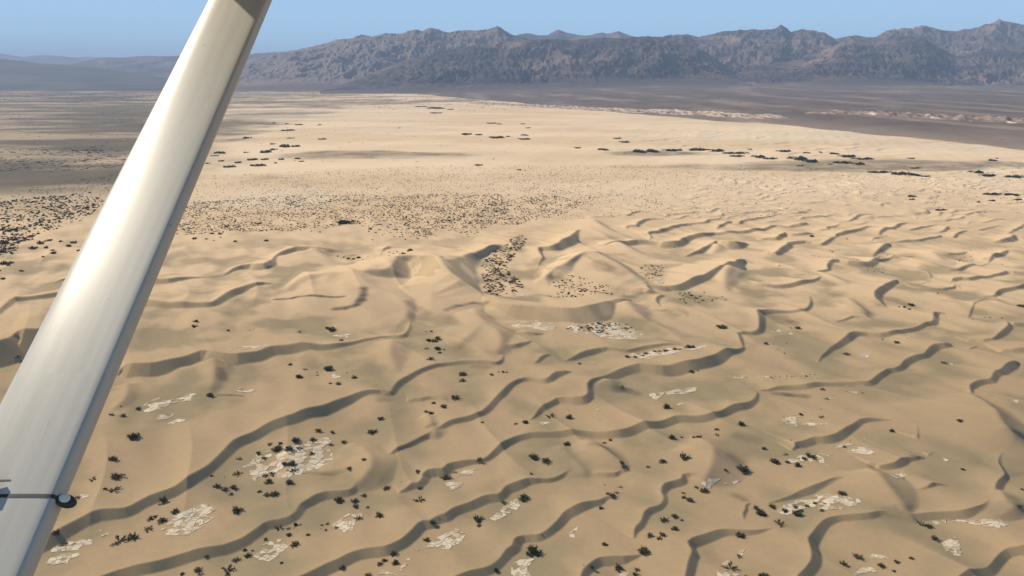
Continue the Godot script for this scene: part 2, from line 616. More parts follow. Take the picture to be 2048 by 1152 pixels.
# ---------------------------------------------------------------- mountains
func range_hills(label: String, n: Array, foot: float, style: String):
	var crest := []
	for k in range(0, n.size(), 5): crest.append([n[k], n[k + 1], n[k + 2], n[k + 3], n[k + 4]])
	var step := {"main": 9.5, "front": 6.0, "side": 6.0, "back": 22.0, "fan": 16.0}[style] as float
	var line := []
	for k in crest.size() - 1:
		var a = crest[k]
		var b = crest[k + 1]
		var c := maxi(1, ceili((b[0] - a[0]) / step))
		for j in c:
			var t := float(j) / c
			var q := []
			for z in 5: q.append(lerpf(a[z], b[z], t))
			line.append(q)
	line.append(crest[crest.size() - 1])
	var nx := line.size()
	var ny := {"main": 190, "front": 130, "side": 130, "back": 40, "fan": 60}[style] as int
	var amp := {"main": 0.60, "front": 0.66, "side": 0.7, "back": 0.35, "fan": 0.05}[style] as float
	var pos := PackedVector3Array()
	var col := PackedColorArray()
	pos.resize(nx * ny)
	col.resize(nx * ny)
	for j in ny:
		var v := j / float(ny - 1) * 1.3
		for i in nx:
			var q = line[i]
			var t := minf(v, 1.0)
			var x := lerpf(q[3], q[0], v)
			var Y: float = lerpf(foot, q[1], v)
			var hc: float = q[2] - q[4]
			var prof := pow(t, 1.15) if style != "fan" else pow(t, 1.5)
			if v > 1.0: prof = 1.0 - (v - 1.0) * 1.9
			var h0 := hc * prof
			var wx := x + 90.0 * nb.get_noise_2d(x * 0.5, Y * 0.5)
			var r := nridge.get_noise_2d(wx * 0.95 + 0.25 * Y, Y * 0.7 - wx * 0.2)
			var r2 := nridge.get_noise_2d(wx * 3.6 + 300.0 - 0.8 * Y, Y * 2.4)
			var r3 := nridge.get_noise_2d(wx * 13.0 + 900.0, Y * 6.0 + h0 * 3.0)
			var mid := clampf(4.0 * t * (1.0 - t), 0.0, 1.0)
			var bump := amp * hc * (pow(mid, 0.7) * (0.42 * (r - 0.05) + 0.11 * r2 + 0.12 * r3) - 0.10 * mid)
			var edge := 0.025 * hc * r2 * smoothstep(0.75, 1.0, t)
			var h: float = q[4] + hc * prof + bump * smoothstep(0.02, 0.25, t) + edge
			if style == "back": h += 0.02 * hc * nf.get_noise_2d(x * 0.05, 3.0)
			var land := valley_height(x, Y) - 2.0
			h = lerpf(land, h, smoothstep(0.0, 0.10, t))
			if v == 0.0: h -= 6.0
			pos[j * nx + i] = Vector3(x, h, -Y)
			var strata := na.get_noise_2d(x * 0.07 + 700.0, h * 1.1 + 0.03 * Y + 40.0 * nb.get_noise_2d(x * 0.6, 5.0))
			var grain := nf.get_noise_2d(x * 0.16, h * 0.35 + Y * 0.04)
			var big := nb.get_noise_2d(x * 0.35, Y * 0.35 + 900.0)
			var c := Color(0.060, 0.049, 0.050).lerp(Color(0.175, 0.130, 0.110), clampf(0.42 + 1.0 * strata + 1.1 * big + 0.55 * grain, 0.0, 1.0))
			if style == "front" or style == "side": c = Color(0.038, 0.034, 0.038).lerp(Color(0.125, 0.094, 0.082), clampf(0.36 + 1.0 * strata + 1.0 * big + 0.6 * grain, 0.0, 1.0))
			if style == "fan": c = Color(0.055, 0.052, 0.048).lerp(Color(0.10, 0.09, 0.08), clampf(0.4 + 1.5 * big, 0.0, 1.0))
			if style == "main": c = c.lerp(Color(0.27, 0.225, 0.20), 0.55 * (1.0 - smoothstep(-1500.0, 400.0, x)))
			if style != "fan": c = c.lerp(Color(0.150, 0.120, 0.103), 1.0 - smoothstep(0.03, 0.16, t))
			if big > 0.28 and style != "fan": c = c.lerp(Color(0.22, 0.165, 0.135), smoothstep(0.28, 0.5, big) * 0.6)
			col[j * nx + i] = c
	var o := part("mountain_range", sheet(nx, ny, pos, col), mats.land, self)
	tag(o, label, "", "", "structure")

func badlands(label: String, n: Array, brown: int):
	var pts := []
	for k in range(0, n.size(), 2): pts.append(Vector2(n[k], n[k + 1]))
	var line := []
	for k in pts.size() - 1:
		var c := ceili(pts[k].distance_to(pts[k + 1]) / 3.0)
		for j in c: line.append(pts[k].lerp(pts[k + 1], float(j) / c))
	var nx := line.size()
	var ny := 36
	var pos := PackedVector3Array()
	var col := PackedColorArray()
	for j in ny:
		var v := j / float(ny - 1)
		for i in nx:
			var p: Vector2 = line[i]
			var len := minf(i / 40.0, (nx - 1 - i) / 40.0)
			var ends := clampf(len, 0.0, 1.0)
			var Y := p.y + (v - 0.35) * (230.0 if brown == 0 else 150.0)
			var x := p.x + (v - 0.35) * 40.0
			var r := nridge.get_noise_2d(x * 26.0, Y * 9.0)
			var r2 := na.get_noise_2d(x * 1.8, Y * 0.6)
			var hill := sin(PI * v) * clampf(0.75 + 0.8 * nb.get_noise_2d(x * 3.0, 50.0), 0.25, 1.0) * ends
			var h := valley_height(x, Y) - 1.0 + hill * ((10.0 if brown == 0 else 17.0) * (0.4 + 0.7 * r) + 3.0 * r2)
			pos.append(Vector3(x, h, -Y))
			var c := Color(0.19, 0.145, 0.12).lerp(Color(0.47, 0.37, 0.285), clampf(0.45 + 1.5 * r2 + 1.1 * (r - 0.1) + 0.6 * nf.get_noise_2d(x * 0.9, Y * 0.25), 0.0, 1.0))
			if brown == 1: c = Color(0.150, 0.112, 0.092).lerp(Color(0.27, 0.205, 0.165), clampf(0.5 + 1.4 * r2, 0.0, 1.0)).lerp(Color(0.60, 0.52, 0.45), smoothstep(0.34, 0.5, na.get_noise_2d(x * 0.9 + 50.0, Y * 0.5)) * (1.0 - smoothstep(0.2, 0.5, v)))
			col.append(c)
	var o := part("badland_hills", sheet(nx, ny, pos, col), mats.land, self)
	tag(o, label, "", "", "structure")

# ---------------------------------------------------------------- clay pans between the dunes
func clip(poly: PackedVector2Array, at: Vector2, nrm: Vector2) -> PackedVector2Array:
	var r := PackedVector2Array()
	for k in poly.size():
		var a := poly[k]
		var b := poly[(k + 1) % poly.size()]
		var da := (a - at).dot(nrm)
		var db := (b - at).dot(nrm)
		if da <= 0.0: r.append(a)
		if (da < 0.0) != (db < 0.0) and absf(da - db) > 1e-9: r.append(a.lerp(b, da / (da - db)))
	return r

func plate(poly: PackedVector2Array, org: Vector3, top: float, tilt: Vector2, c: Vector2) -> ArrayMesh:
	var tri := Geometry2D.triangulate_polygon(poly)
	if tri.is_empty(): return null
	var st := SurfaceTool.new()
	st.begin(Mesh.PRIMITIVE_TRIANGLES)
	st.set_smooth_group(-1)
	var up := PackedVector3Array()
	for p in poly: up.append(Vector3(p.x, ground(p.x, p.y) + top + (p - c).dot(tilt), -p.y) - org)
	for k in range(0, tri.size(), 3):
		var a := up[tri[k]]
		var b := up[tri[k + 1]]
		var d := up[tri[k + 2]]
		if (b - a).cross(d - a).y > 0.0:
			st.add_vertex(a); st.add_vertex(d); st.add_vertex(b)
		else:
			st.add_vertex(a); st.add_vertex(b); st.add_vertex(d)
	var n := up.size()
	var cw := Geometry2D.is_polygon_clockwise(poly)
	var low := Vector3(0, -0.5, 0)
	for k in n:
		var a := up[k]
		var b := up[(k + 1) % n]
		if cw:
			var t := a
			a = b
			b = t
		st.add_vertex(a); st.add_vertex(b); st.add_vertex(b + low)
		st.add_vertex(a); st.add_vertex(b + low); st.add_vertex(a + low)
	st.generate_normals()
	return st.commit()

func pan(n: Array, what: String):
	var outline := PackedVector2Array()
	var c := Vector2.ZERO
	for k in range(0, n.size(), 2):
		outline.append(Vector2(n[k], n[k + 1]))
		c += Vector2(n[k], n[k + 1])
	c /= outline.size()
	# a ragged outline
	var rag := PackedVector2Array()
	for k in outline.size():
		var a := outline[k]
		var b := outline[(k + 1) % outline.size()]
		var m := maxi(1, int(a.distance_to(b) / 1.6))
		for j in m:
			var p := a.lerp(b, float(j) / m)
			rag.append(p + Vector2(rng.randf_range(-1, 1), rng.randf_range(-1, 1)) * 0.42 + Vector2(na.get_noise_2d(p.x * 6.0, p.y * 6.0), na.get_noise_2d(p.x * 6.0 + 500.0, p.y * 6.0)) * 1.1)
	var root := Node3D.new()
	root.name = numbered("clay_pan")
	var org := Vector3(c.x, ground(c.x, c.y), -c.y)
	root.position = org
	add_child(root)
	tag(root, "cracked cream clay ground, " + what, "", "", "structure")
	var lo := outline[0]
	var hi := outline[0]
	for p in outline:
		lo = lo.min(p)
		hi = hi.max(p)
	var area := 0.0
	for k in outline.size(): area += outline[k].cross(outline[(k + 1) % outline.size()]) * 0.5
	area = absf(area)
	var want := clampf(area / (0.00005 * c.y * c.y), 3.0, 120.0)
	var s := sqrt(area / want)
	var along := Vector2(1.0, 0.55).normalized()      # plates lie along the troughs
	var across := Vector2(-along.y, along.x)
	var sx := s * 1.9
	var sy := s * 0.53
	var sites := PackedVector2Array()
	var R := (hi - lo).length() * 0.5 + s
	for j in range(-ceili(R / sy), ceili(R / sy) + 1):
		for i in range(-ceili(R / sx), ceili(R / sx) + 1):
			var u := (i + 0.5 * (j & 1) + rng.randf_range(-0.6, 0.6)) * sx
			var v := (j + rng.randf_range(-0.6, 0.6)) * sy
			sites.append((lo + hi) * 0.5 + along * u + across * v)
	var gap := 0.00022 * c.y
	for a in sites:
		if a.x < lo.x - sx or a.x > hi.x + sx or a.y < lo.y - sx or a.y > hi.y + sx: continue
		var cell := PackedVector2Array([a + Vector2(-3, -3) * s, a + Vector2(3, -3) * s, a + Vector2(3, 3) * s, a + Vector2(-3, 3) * s])
		for b in sites:
			if a == b or a.distance_to(b) > 3.4 * s: continue
			# distances measured along and across, so that the plates come out long
			cell = clip(cell, (a + b) * 0.5, (b - a).normalized())
			if cell.size() < 3: break
		if cell.size() < 3: continue
		for q in Geometry2D.intersect_polygons(cell, rag):
			for p in Geometry2D.offset_polygon(q, -gap * (rng.randf_range(0.25, 1.1) if rng.randf() < 0.75 else rng.randf_range(1.5, 4.0))):
				if p.size() < 3 or Geometry2D.is_polygon_clockwise(p): continue
				if rng.randf() < 0.10 or nf.get_noise_2d(a.x * 1.2, a.y * 2.0) > 0.26: continue
				var small := PackedVector2Array()
				for k in p.size():
					if small.is_empty() or small[small.size() - 1].distance_to(p[k]) > 0.12: small.append(p[k])
				if small.size() < 3: continue
				var m := plate(small, org, rng.randf_range(0.03, 0.13), Vector2(rng.randf_range(-1, 1), rng.randf_range(-1, 1)) * 0.008, a)
				if m:
					var near := 1e9
					for k in outline.size(): near = minf(near, a.distance_to(Geometry2D.get_closest_point_to_segment(a, outline[k], outline[(k + 1) % outline.size()])))
					var dusty := rng.randf() < (0.5 if near < s * 0.55 else 0.12)
					part("clay_plate", m, mats.clay3 if dusty else mats.clay if rng.randf() < 0.65 else mats.clay2, root)

# ---------------------------------------------------------------- shrubs
var models := []

func quad(st: SurfaceTool, at: Vector3, u: Vector3, v: Vector3, c: Color):
	st.set_color(c)
	st.add_vertex(at - u); st.add_vertex(at + v); st.add_vertex(at + u)
	st.add_vertex(at - u); st.add_vertex(at + u); st.add_vertex(at - v)

func rand_dir() -> Vector3:
	var d := Vector3(rng.randfn(), rng.randfn(), rng.randfn())
	return d.normalized()

func bush(arms: int, leaves: int, leaf: float, spread: float, a: Color, b: Color, high: float) -> Array:
	var st := SurfaceTool.new()
	st.begin(Mesh.PRIMITIVE_TRIANGLES)
	st.set_smooth_group(-1)
	var tw := SurfaceTool.new()
	tw.begin(Mesh.PRIMITIVE_TRIANGLES)
	tw.set_smooth_group(-1)
	for k in arms:
		var az := TAU * (k + rng.randf_range(-0.4, 0.4)) / arms
		var el := rng.randf_range(0.18, 1.25)
		var len := rng.randf_range(0.6, 1.05) * lerpf(1.0, 0.85, el / 1.25)
		var tip := Vector3(cos(az) * cos(el), sin(el) * high, sin(az) * cos(el)) * len
		var side := tip.cross(Vector3.UP).normalized() * 0.022
		var up := Vector3(0, 0.022, 0)
		var base := Vector3(cos(az), 0, sin(az)) * 0.06 - Vector3(0, 0.08, 0)
		for e in [[side, up], [up, -side], [-side, side]]:
			tw.add_vertex(base + e[0] * 1.6); tw.add_vertex(tip); tw.add_vertex(base + e[1] * 1.6)
		for q in leaves:
			var t := sqrt(rng.randf_range(0.08, 1.0))
			var at := tip * t + rand_dir() * spread * rng.randf_range(0.2, 1.0) * (0.5 + 0.5 * t)
			at.y = maxf(at.y, 0.02)
			var u := rand_dir() * leaf * rng.randf_range(0.6, 1.3)
			var v := u.cross(rand_dir()).normalized() * leaf * rng.randf_range(0.35, 0.8)
			quad(st, at, u, v, a.lerp(b, rng.randf()))
	st.generate_normals()
	tw.generate_normals()
	return [st.commit(), tw.commit()]

func shrub_models():
	var olive := [Color(0.050, 0.050, 0.026), Color(0.105, 0.098, 0.050)]
	var green := [Color(0.038, 0.046, 0.024), Color(0.075, 0.085, 0.038)]
	var grey := [Color(0.085, 0.070, 0.050), Color(0.150, 0.120, 0.085)]
	models = [
		[bush(11, 46, 0.10, 0.27, olive[0], olive[1], 0.75), bush(9, 52, 0.10, 0.28, olive[0], olive[1], 0.7), bush(12, 42, 0.095, 0.25, olive[0], olive[1], 0.8)],
		[bush(13, 50, 0.105, 0.30, green[0], green[1], 0.85), bush(15, 44, 0.105, 0.32, green[0], green[1], 0.9)],
		[bush(9, 44, 0.095, 0.25, Color(0.065, 0.066, 0.032), Color(0.130, 0.125, 0.062), 0.7), bush(10, 42, 0.095, 0.24, Color(0.065, 0.066, 0.032), Color(0.130, 0.125, 0.062), 0.75)],
		[bush(8, 36, 0.085, 0.20, olive[0], olive[1], 0.6), bush(7, 38, 0.085, 0.20, olive[0], olive[1], 0.65)],
		[bush(13, 32, 0.08, 0.23, grey[0], grey[1], 0.6), bush(12, 32, 0.08, 0.22, grey[0], grey[1], 0.6)],
	]

func shrub(x: float, Y: float, size: float, variety: int, label: String):
	var o := Node3D.new()
	o.name = numbered("desert_shrub")
	add_child(o)
	o.position = Vector3(x, ground(x, Y) - 0.04, -Y)
	o.rotation.y = rng.randf() * TAU
	o.scale = Vector3(size, size * rng.randf_range(0.85, 1.1), size * rng.randf_range(0.8, 1.1)) * 0.70
	tag(o, label, "shrub", "shrubs scattered over the dunes")
	var m = models[variety][rng.randi() % models[variety].size()]
	part("foliage", m[0], mats.leaf, o)
	part("branches", m[1], mats.twig, o)

var belt_at := {"clumps": [], "dots": [], "hollow": [], "far": []}

func belt(kind: String, n: Array, count: int, small: float, large: float):
	var poly := PackedVector2Array()
	for k in range(0, n.size(), 2): poly.append(Vector2(n[k], n[k + 1]))
	var lo := poly[0]
	var hi := poly[0]
	for p in poly:
		lo = lo.min(p)
		hi = hi.max(p)
	var got := 0
	for tries in count * 30:
		var p := Vector2(rng.randf_range(lo.x, hi.x), rng.randf_range(lo.y, hi.y))
		if rng.randf() > clampf(0.62 + (1.5 if kind == "far" else 0.9) * na.get_noise_2d(p.x * (0.4 if kind == "far" else 1.4), p.y * (0.6 if kind == "far" else 0.9)), 0.03, 1.0): continue
		if not Geometry2D.is_point_in_polygon(p, poly): continue
		var s := (small + (large - small) * pow(rng.randf(), 2.6)) * (1.05 if kind == "dots" else 1.35)
		var flat := rng.randf_range(0.75, 1.1) if kind != "far" else 0.5
		var b := Basis(Vector3.UP, rng.randf() * TAU).scaled(Vector3(s * 0.5 * (rng.randf_range(1.0, 2.2) if kind == "far" else 1.0), s * 0.5 * flat, s * 0.5))
		belt_at[kind].append(Transform3D(b, Vector3(p.x, ground(p.x, p.y) - 0.05, -p.y)))
		got += 1
		if got >= count: break

func many(called: String, label: String, mesh: Mesh, where: Array):
	var mm := MultiMesh.new()
	mm.transform_format = MultiMesh.TRANSFORM_3D
	mm.mesh = mesh
	mm.instance_count = where.size()
	for k in where.size(): mm.set_instance_transform(k, where[k])
	var o := MultiMeshInstance3D.new()
	o.name = numbered(called)
	o.multimesh = mm
	o.material_override = mats.leaf
	add_child(o, true)
	tag(o, label, "scrub", "", "stuff")

func low_bush(sd: int, a: Color, b: Color) -> Mesh:
	rng.seed = sd
	var r := bush(7, 11, 0.20, 0.25, a, b, 0.75)
	return r[0]

func build_small():
	var n = small_shrubs()
	var at := []
	for k in range(0, n.size(), 3):
		var s: float = n[k + 2]
		at.append(Transform3D(Basis(Vector3.UP, rng.randf() * TAU).scaled(Vector3(s, s * 0.9, s) * 0.5), Vector3(n[k], ground(n[k], n[k + 1]) - 0.04, -n[k + 1])))
	many("scattered_scrub", "the smallest dark bushes sprinkled between the nearer dunes", low_bush(41, Color(0.045, 0.045, 0.024), Color(0.10, 0.092, 0.05)), at)

func flush_belts():
	many("scrub_belt", "dense dark scrub on the flat at the left edge", low_bush(42, Color(0.030, 0.031, 0.020), Color(0.070, 0.066, 0.040)), belt_at.clumps)
	many("scrub_belt", "belt of small dark bushes along the far edge of the dunes", low_bush(43, Color(0.045, 0.042, 0.026), Color(0.105, 0.092, 0.055)), belt_at.dots)
	many("scrub_belt", "thick low scrub in the hollows among the high dunes", low_bush(44, Color(0.040, 0.040, 0.020), Color(0.115, 0.102, 0.052)), belt_at.hollow)
	many("scrub_belt", "faint dark bushes far out on the valley floor", low_bush(45, Color(0.028, 0.030, 0.022), Color(0.055, 0.056, 0.038)), belt_at.far)

var groves := []

func thicket_models():
	for v in 4:
		rng.seed = 60 + v
		var st := SurfaceTool.new()
		st.begin(Mesh.PRIMITIVE_TRIANGLES)
		st.set_smooth_group(-1)
		for d in 16:
			var r := rng.randf_range(0.16, 0.32)
			var ang := rng.randf() * TAU
			var rad := sqrt(rng.randf()) * 0.85
			var c := Vector3(cos(ang) * rad, 0, sin(ang) * rad)
			var tall := rng.randf_range(0.55, 1.0)
			for q in 46:
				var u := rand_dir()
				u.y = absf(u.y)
				var at := c + Vector3(u.x * r, u.y * tall, u.z * r * 1.2) * rng.randf_range(0.65, 1.05)
				var w := rand_dir() * 0.07
				w.y *= 2.0
				var z := w.cross(rand_dir()).normalized() * 0.06
				z.y *= 2.0
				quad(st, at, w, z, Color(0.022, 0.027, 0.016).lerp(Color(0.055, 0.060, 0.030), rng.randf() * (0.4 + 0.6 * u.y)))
		st.generate_normals()
		groves.append(st.commit())
	rng.seed = 99

func thicket(x: float, Y: float, w: float, up: float, label: String):
	var high := clampf(up * 0.8, 1.6, 6.0)
	var deep := clampf((up - high * 0.6) * Y / EYE, w * 0.3, w * 1.0 + 6.0)
	var o := part("mesquite_thicket", groves[rng.randi() % 4], mats.leaf, self)
	o.position = Vector3(x, ground(x, Y) - 0.1, -Y)
	o.scale = Vector3(w * 0.5, high, deep * 0.5)
	tag(o, label, "thicket", "mesquite thickets on the plain")

# ---------------------------------------------------------------- the aircraft that the photo is taken from
const AXIS := Vector3(0.018953, 0.570417, -0.821137)
const E1 := Vector3(0.99982, -0.010813, 0.015565)
const E2 := Vector3(0.0, 0.821284, 0.570519)
const STRUT := Vector3(-0.595151, 129.600941, -0.925811)
const THICK := 0.072222

func strut_section() -> PackedVector2Array:
	var key := PackedVector2Array([
		Vector2(-1, -0.1), Vector2(-0.985, -0.01), Vector2(-0.95, 0.07), Vector2(-0.88, 0.15), Vector2(-0.75, 0.225), Vector2(-0.55, 0.29), Vector2(-0.3, 0.335), Vector2(0, 0.37), Vector2(0.3, 0.395), Vector2(0.6, 0.41), Vector2(0.8, 0.415), Vector2(0.87, 0.412), Vector2(0.905, 0.4), Vector2(0.925, 0.375), Vector2(0.935, 0.34), Vector2(0.945, 0.25), Vector2(0.95, 0.16), Vector2(0.94, 0.1), Vector2(0.88, 0.06), Vector2(0.6, -0.01), Vector2(0.2, -0.08), Vector2(-0.3, -0.14), Vector2(-0.7, -0.17), Vector2(-0.93, -0.16)
	])
	var out := PackedVector2Array()                # rounded with a spline
	var n := key.size()
	for k in n:
		var a := key[(k + n - 1) % n]
		var b := key[k]
		var c := key[(k + 1) % n]
		var d := key[(k + 2) % n]
		var m := 1 if b.distance_to(c) < 0.09 else 3
		for j in m: out.append(b.cubic_interpolate(c, a, d, float(j) / m))
	return out

func strut_point(s: Vector2, t: float, grow := 0.0) -> Vector3:
	var n := s * (THICK + grow)
	return STRUT + E1 * n.x + E2 * n.y + AXIS * t

func sleeve(t0: float, t1: float, steps: int, grow: float, caps: bool, upto := 2.0) -> ArrayMesh:
	var sec := strut_section()
	var n := sec.size()
	var st := SurfaceTool.new()
	st.begin(Mesh.PRIMITIVE_TRIANGLES)
	var nor := PackedVector3Array()
	for k in n:
		var a := sec[(k + n - 1) % n]
		var b := sec[(k + 1) % n]
		var d := (b - a).normalized()
		nor.append((E1 * -d.y + E2 * d.x).normalized())
	var per := 0.0
	var us := PackedFloat32Array([0.0])
	for k in n:
		per += sec[k].distance_to(sec[(k + 1) % n])
		us.append(per)
	for j in steps:
		var ta := lerpf(t0, t1, float(j) / steps)
		var tb := lerpf(t0, t1, float(j + 1) / steps)
		for k in n:
			var k2 := (k + 1) % n
			if sec[k].x > upto or sec[k].y < 0.0 and upto < 1.0: continue
			for e in [[k, ta, us[k]], [k, tb, us[k]], [k2, ta, us[k + 1]], [k2, ta, us[k + 1]], [k, tb, us[k]], [k2, tb, us[k + 1]]]:
				st.set_normal(nor[e[0]])
				st.set_uv(Vector2(e[2] / per, e[1] * 0.5))
				st.add_vertex(strut_point(sec[e[0]], e[1], grow) - STRUT)
	if caps:
		for e in [t0, t1]:
			for k in n:
				st.set_normal(AXIS * (-1.0 if e == t0 else 1.0))
				st.set_uv(Vector2(0.5, 0.5))
				st.add_vertex(strut_point(Vector2.ZERO, e, grow) - STRUT)
				st.add_vertex(strut_point(sec[k], e, grow) - STRUT)
				st.add_vertex(strut_point(sec[(k + 1) % n], e, grow) - STRUT)
	return st.commit()

func paint_texture() -> ImageTexture:
	var im := Image.create(1024, 1024, false, Image.FORMAT_RGB8)
	var n := FastNoiseLite.new()
	n.seed = 2
	n.frequency = 0.006
	n.fractal_octaves = 5
	for y in 1024:
		for x in 1024:
			var v := 0.95 + 0.05 * n.get_noise_2d(x * 2.2, y * 0.45) + 0.015 * n.get_noise_2d(x * 9.0, y * 9.0)
			im.set_pixel(x, y, Color(v, v * 0.992, v * 0.965))
	var r := RandomNumberGenerator.new()
	r.seed = 8
	for k in 70:                                    # scuffs and flecks
		var p := Vector2(r.randf() * 1024, r.randf() * 1024)
		var d := Vector2(r.randf_range(-1, 1), r.randf_range(-0.4, 0.4)).normalized()
		var len := r.randi_range(2, 16)
		var dark := r.randf_range(0.45, 0.85)
		for q in len:
			var z := p + d * q
			im.set_pixel(posmod(int(z.x), 1024), posmod(int(z.y), 1024), Color(dark, dark, dark * 0.95))
	im.generate_mipmaps()
	return ImageTexture.create_from_image(im)

func aircraft():
	var root := Node3D.new()
	root.name = numbered("light_aircraft")
	root.position = STRUT
	add_child(root)
	tag(root, "white painted wing strut of a light aircraft crossing the left side", "aircraft")
	var paint := StandardMaterial3D.new()
	paint.resource_name = "white_paint"
	paint.albedo_color = Color(0.54, 0.535, 0.505).linear_to_srgb()
	paint.albedo_texture = paint_texture()
	paint.roughness = 0.36
	paint.metallic_specular = 0.5
	var dark := plain(Color(0.03, 0.028, 0.03), 0.5)
	var steel := plain(Color(0.55, 0.55, 0.53), 0.35)
	steel.metallic = 0.6
	var strut := part("wing_strut", sleeve(-0.75, 1.52, 40, 0.0, true), paint, root)
	tag(strut, "white wing strut with a dark band clamp near its lower end")
	part("band_clamp", sleeve(-0.1710, -0.1668, 1, 0.0012, true), dark, strut)
	var sec := strut_section()
	# a stub of a second strap at the left edge, with its buckle
	part("strap_end", sleeve(-0.1505, -0.1485, 1, 0.001, false, 0.08), dark, strut)
	var box := BoxMesh.new()
	box.size = Vector3(0.012, 0.003, 0.022)
	var buckle := part("buckle", box, dark, strut)
	buckle.transform = Transform3D(Basis(E1, E2, AXIS), strut_point(Vector2(-0.17, 0.46), -0.156) - STRUT)
	# the lug at the trailing edge: a dark rounded plate with a pale screw head
	var disc := SphereMesh.new()
	disc.radius = 1.0
	disc.height = 2.0
	var at := strut_point(Vector2(0.94, 0.22), -0.169) - STRUT
	var facing := (-E2 * -0.75 + E1 * 0.65).normalized()
	var flat := Basis(AXIS.cross(facing).normalized(), AXIS, facing)
	var lug := part("clamp_lug", disc, dark, strut)
	lug.transform = Transform3D(flat.scaled_local(Vector3(0.0118, 0.0082, 0.004)), at + E1 * 0.0075)
	var screw := part("screw_head", disc, plain(Color(0.72, 0.71, 0.64), 0.5), strut)
	screw.transform = Transform3D(flat.scaled_local(Vector3(0.0074, 0.0062, 0.0032)), at + E1 * 0.0045 + facing * 0.0034 + AXIS * 0.0012)
	wing(root, paint)

func wing(root: Node3D, paint: Material):
	# the wing overhead, outside the frame: it shades the top of the strut
	var prof := [[-0.14, 0.055], [-0.135, 0.085], [-0.10, 0.125], [-0.02, 0.17], [0.15, 0.215], [0.4, 0.22], [0.8, 0.17], [1.2, 0.085], [1.44, 0.02], [1.44, 0.012], [1.0, 0.0], [0.5, -0.005], [0.12, 0.0], [0.0, 0.004], [-0.09, 0.022]]
	var st := SurfaceTool.new()
	st.begin(Mesh.PRIMITIVE_TRIANGLES)
	st.set_smooth_group(-1)
	var n := prof.size()
	var ends := []
	for e in [[0.9, 0.0], [5.0, 0.16]]:
		var ring := PackedVector3Array()
		for p in prof: ring.append(Vector3(-0.943 + 0.14 + p[0] - 0.3163 * (e[0] - 1.889), EYE + 0.428 + p[1] + e[1] - 0.069, -e[0]) - STRUT)
		ends.append(ring)
	for k in n:
		var a: Vector3 = ends[0][k]
		var b: Vector3 = ends[0][(k + 1) % n]
		var c: Vector3 = ends[1][k]
		var d: Vector3 = ends[1][(k + 1) % n]
		st.add_vertex(a); st.add_vertex(c); st.add_vertex(b)
		st.add_vertex(b); st.add_vertex(c); st.add_vertex(d)
	for e in 2:
		var mid := Vector3.ZERO
		for p in ends[e]: mid += p / n
		for k in n:
			st.add_vertex(mid); st.add_vertex(ends[e][k]); st.add_vertex(ends[e][(k + 1) % n])
	st.generate_normals()
	part("wing", st.commit(), paint, root)

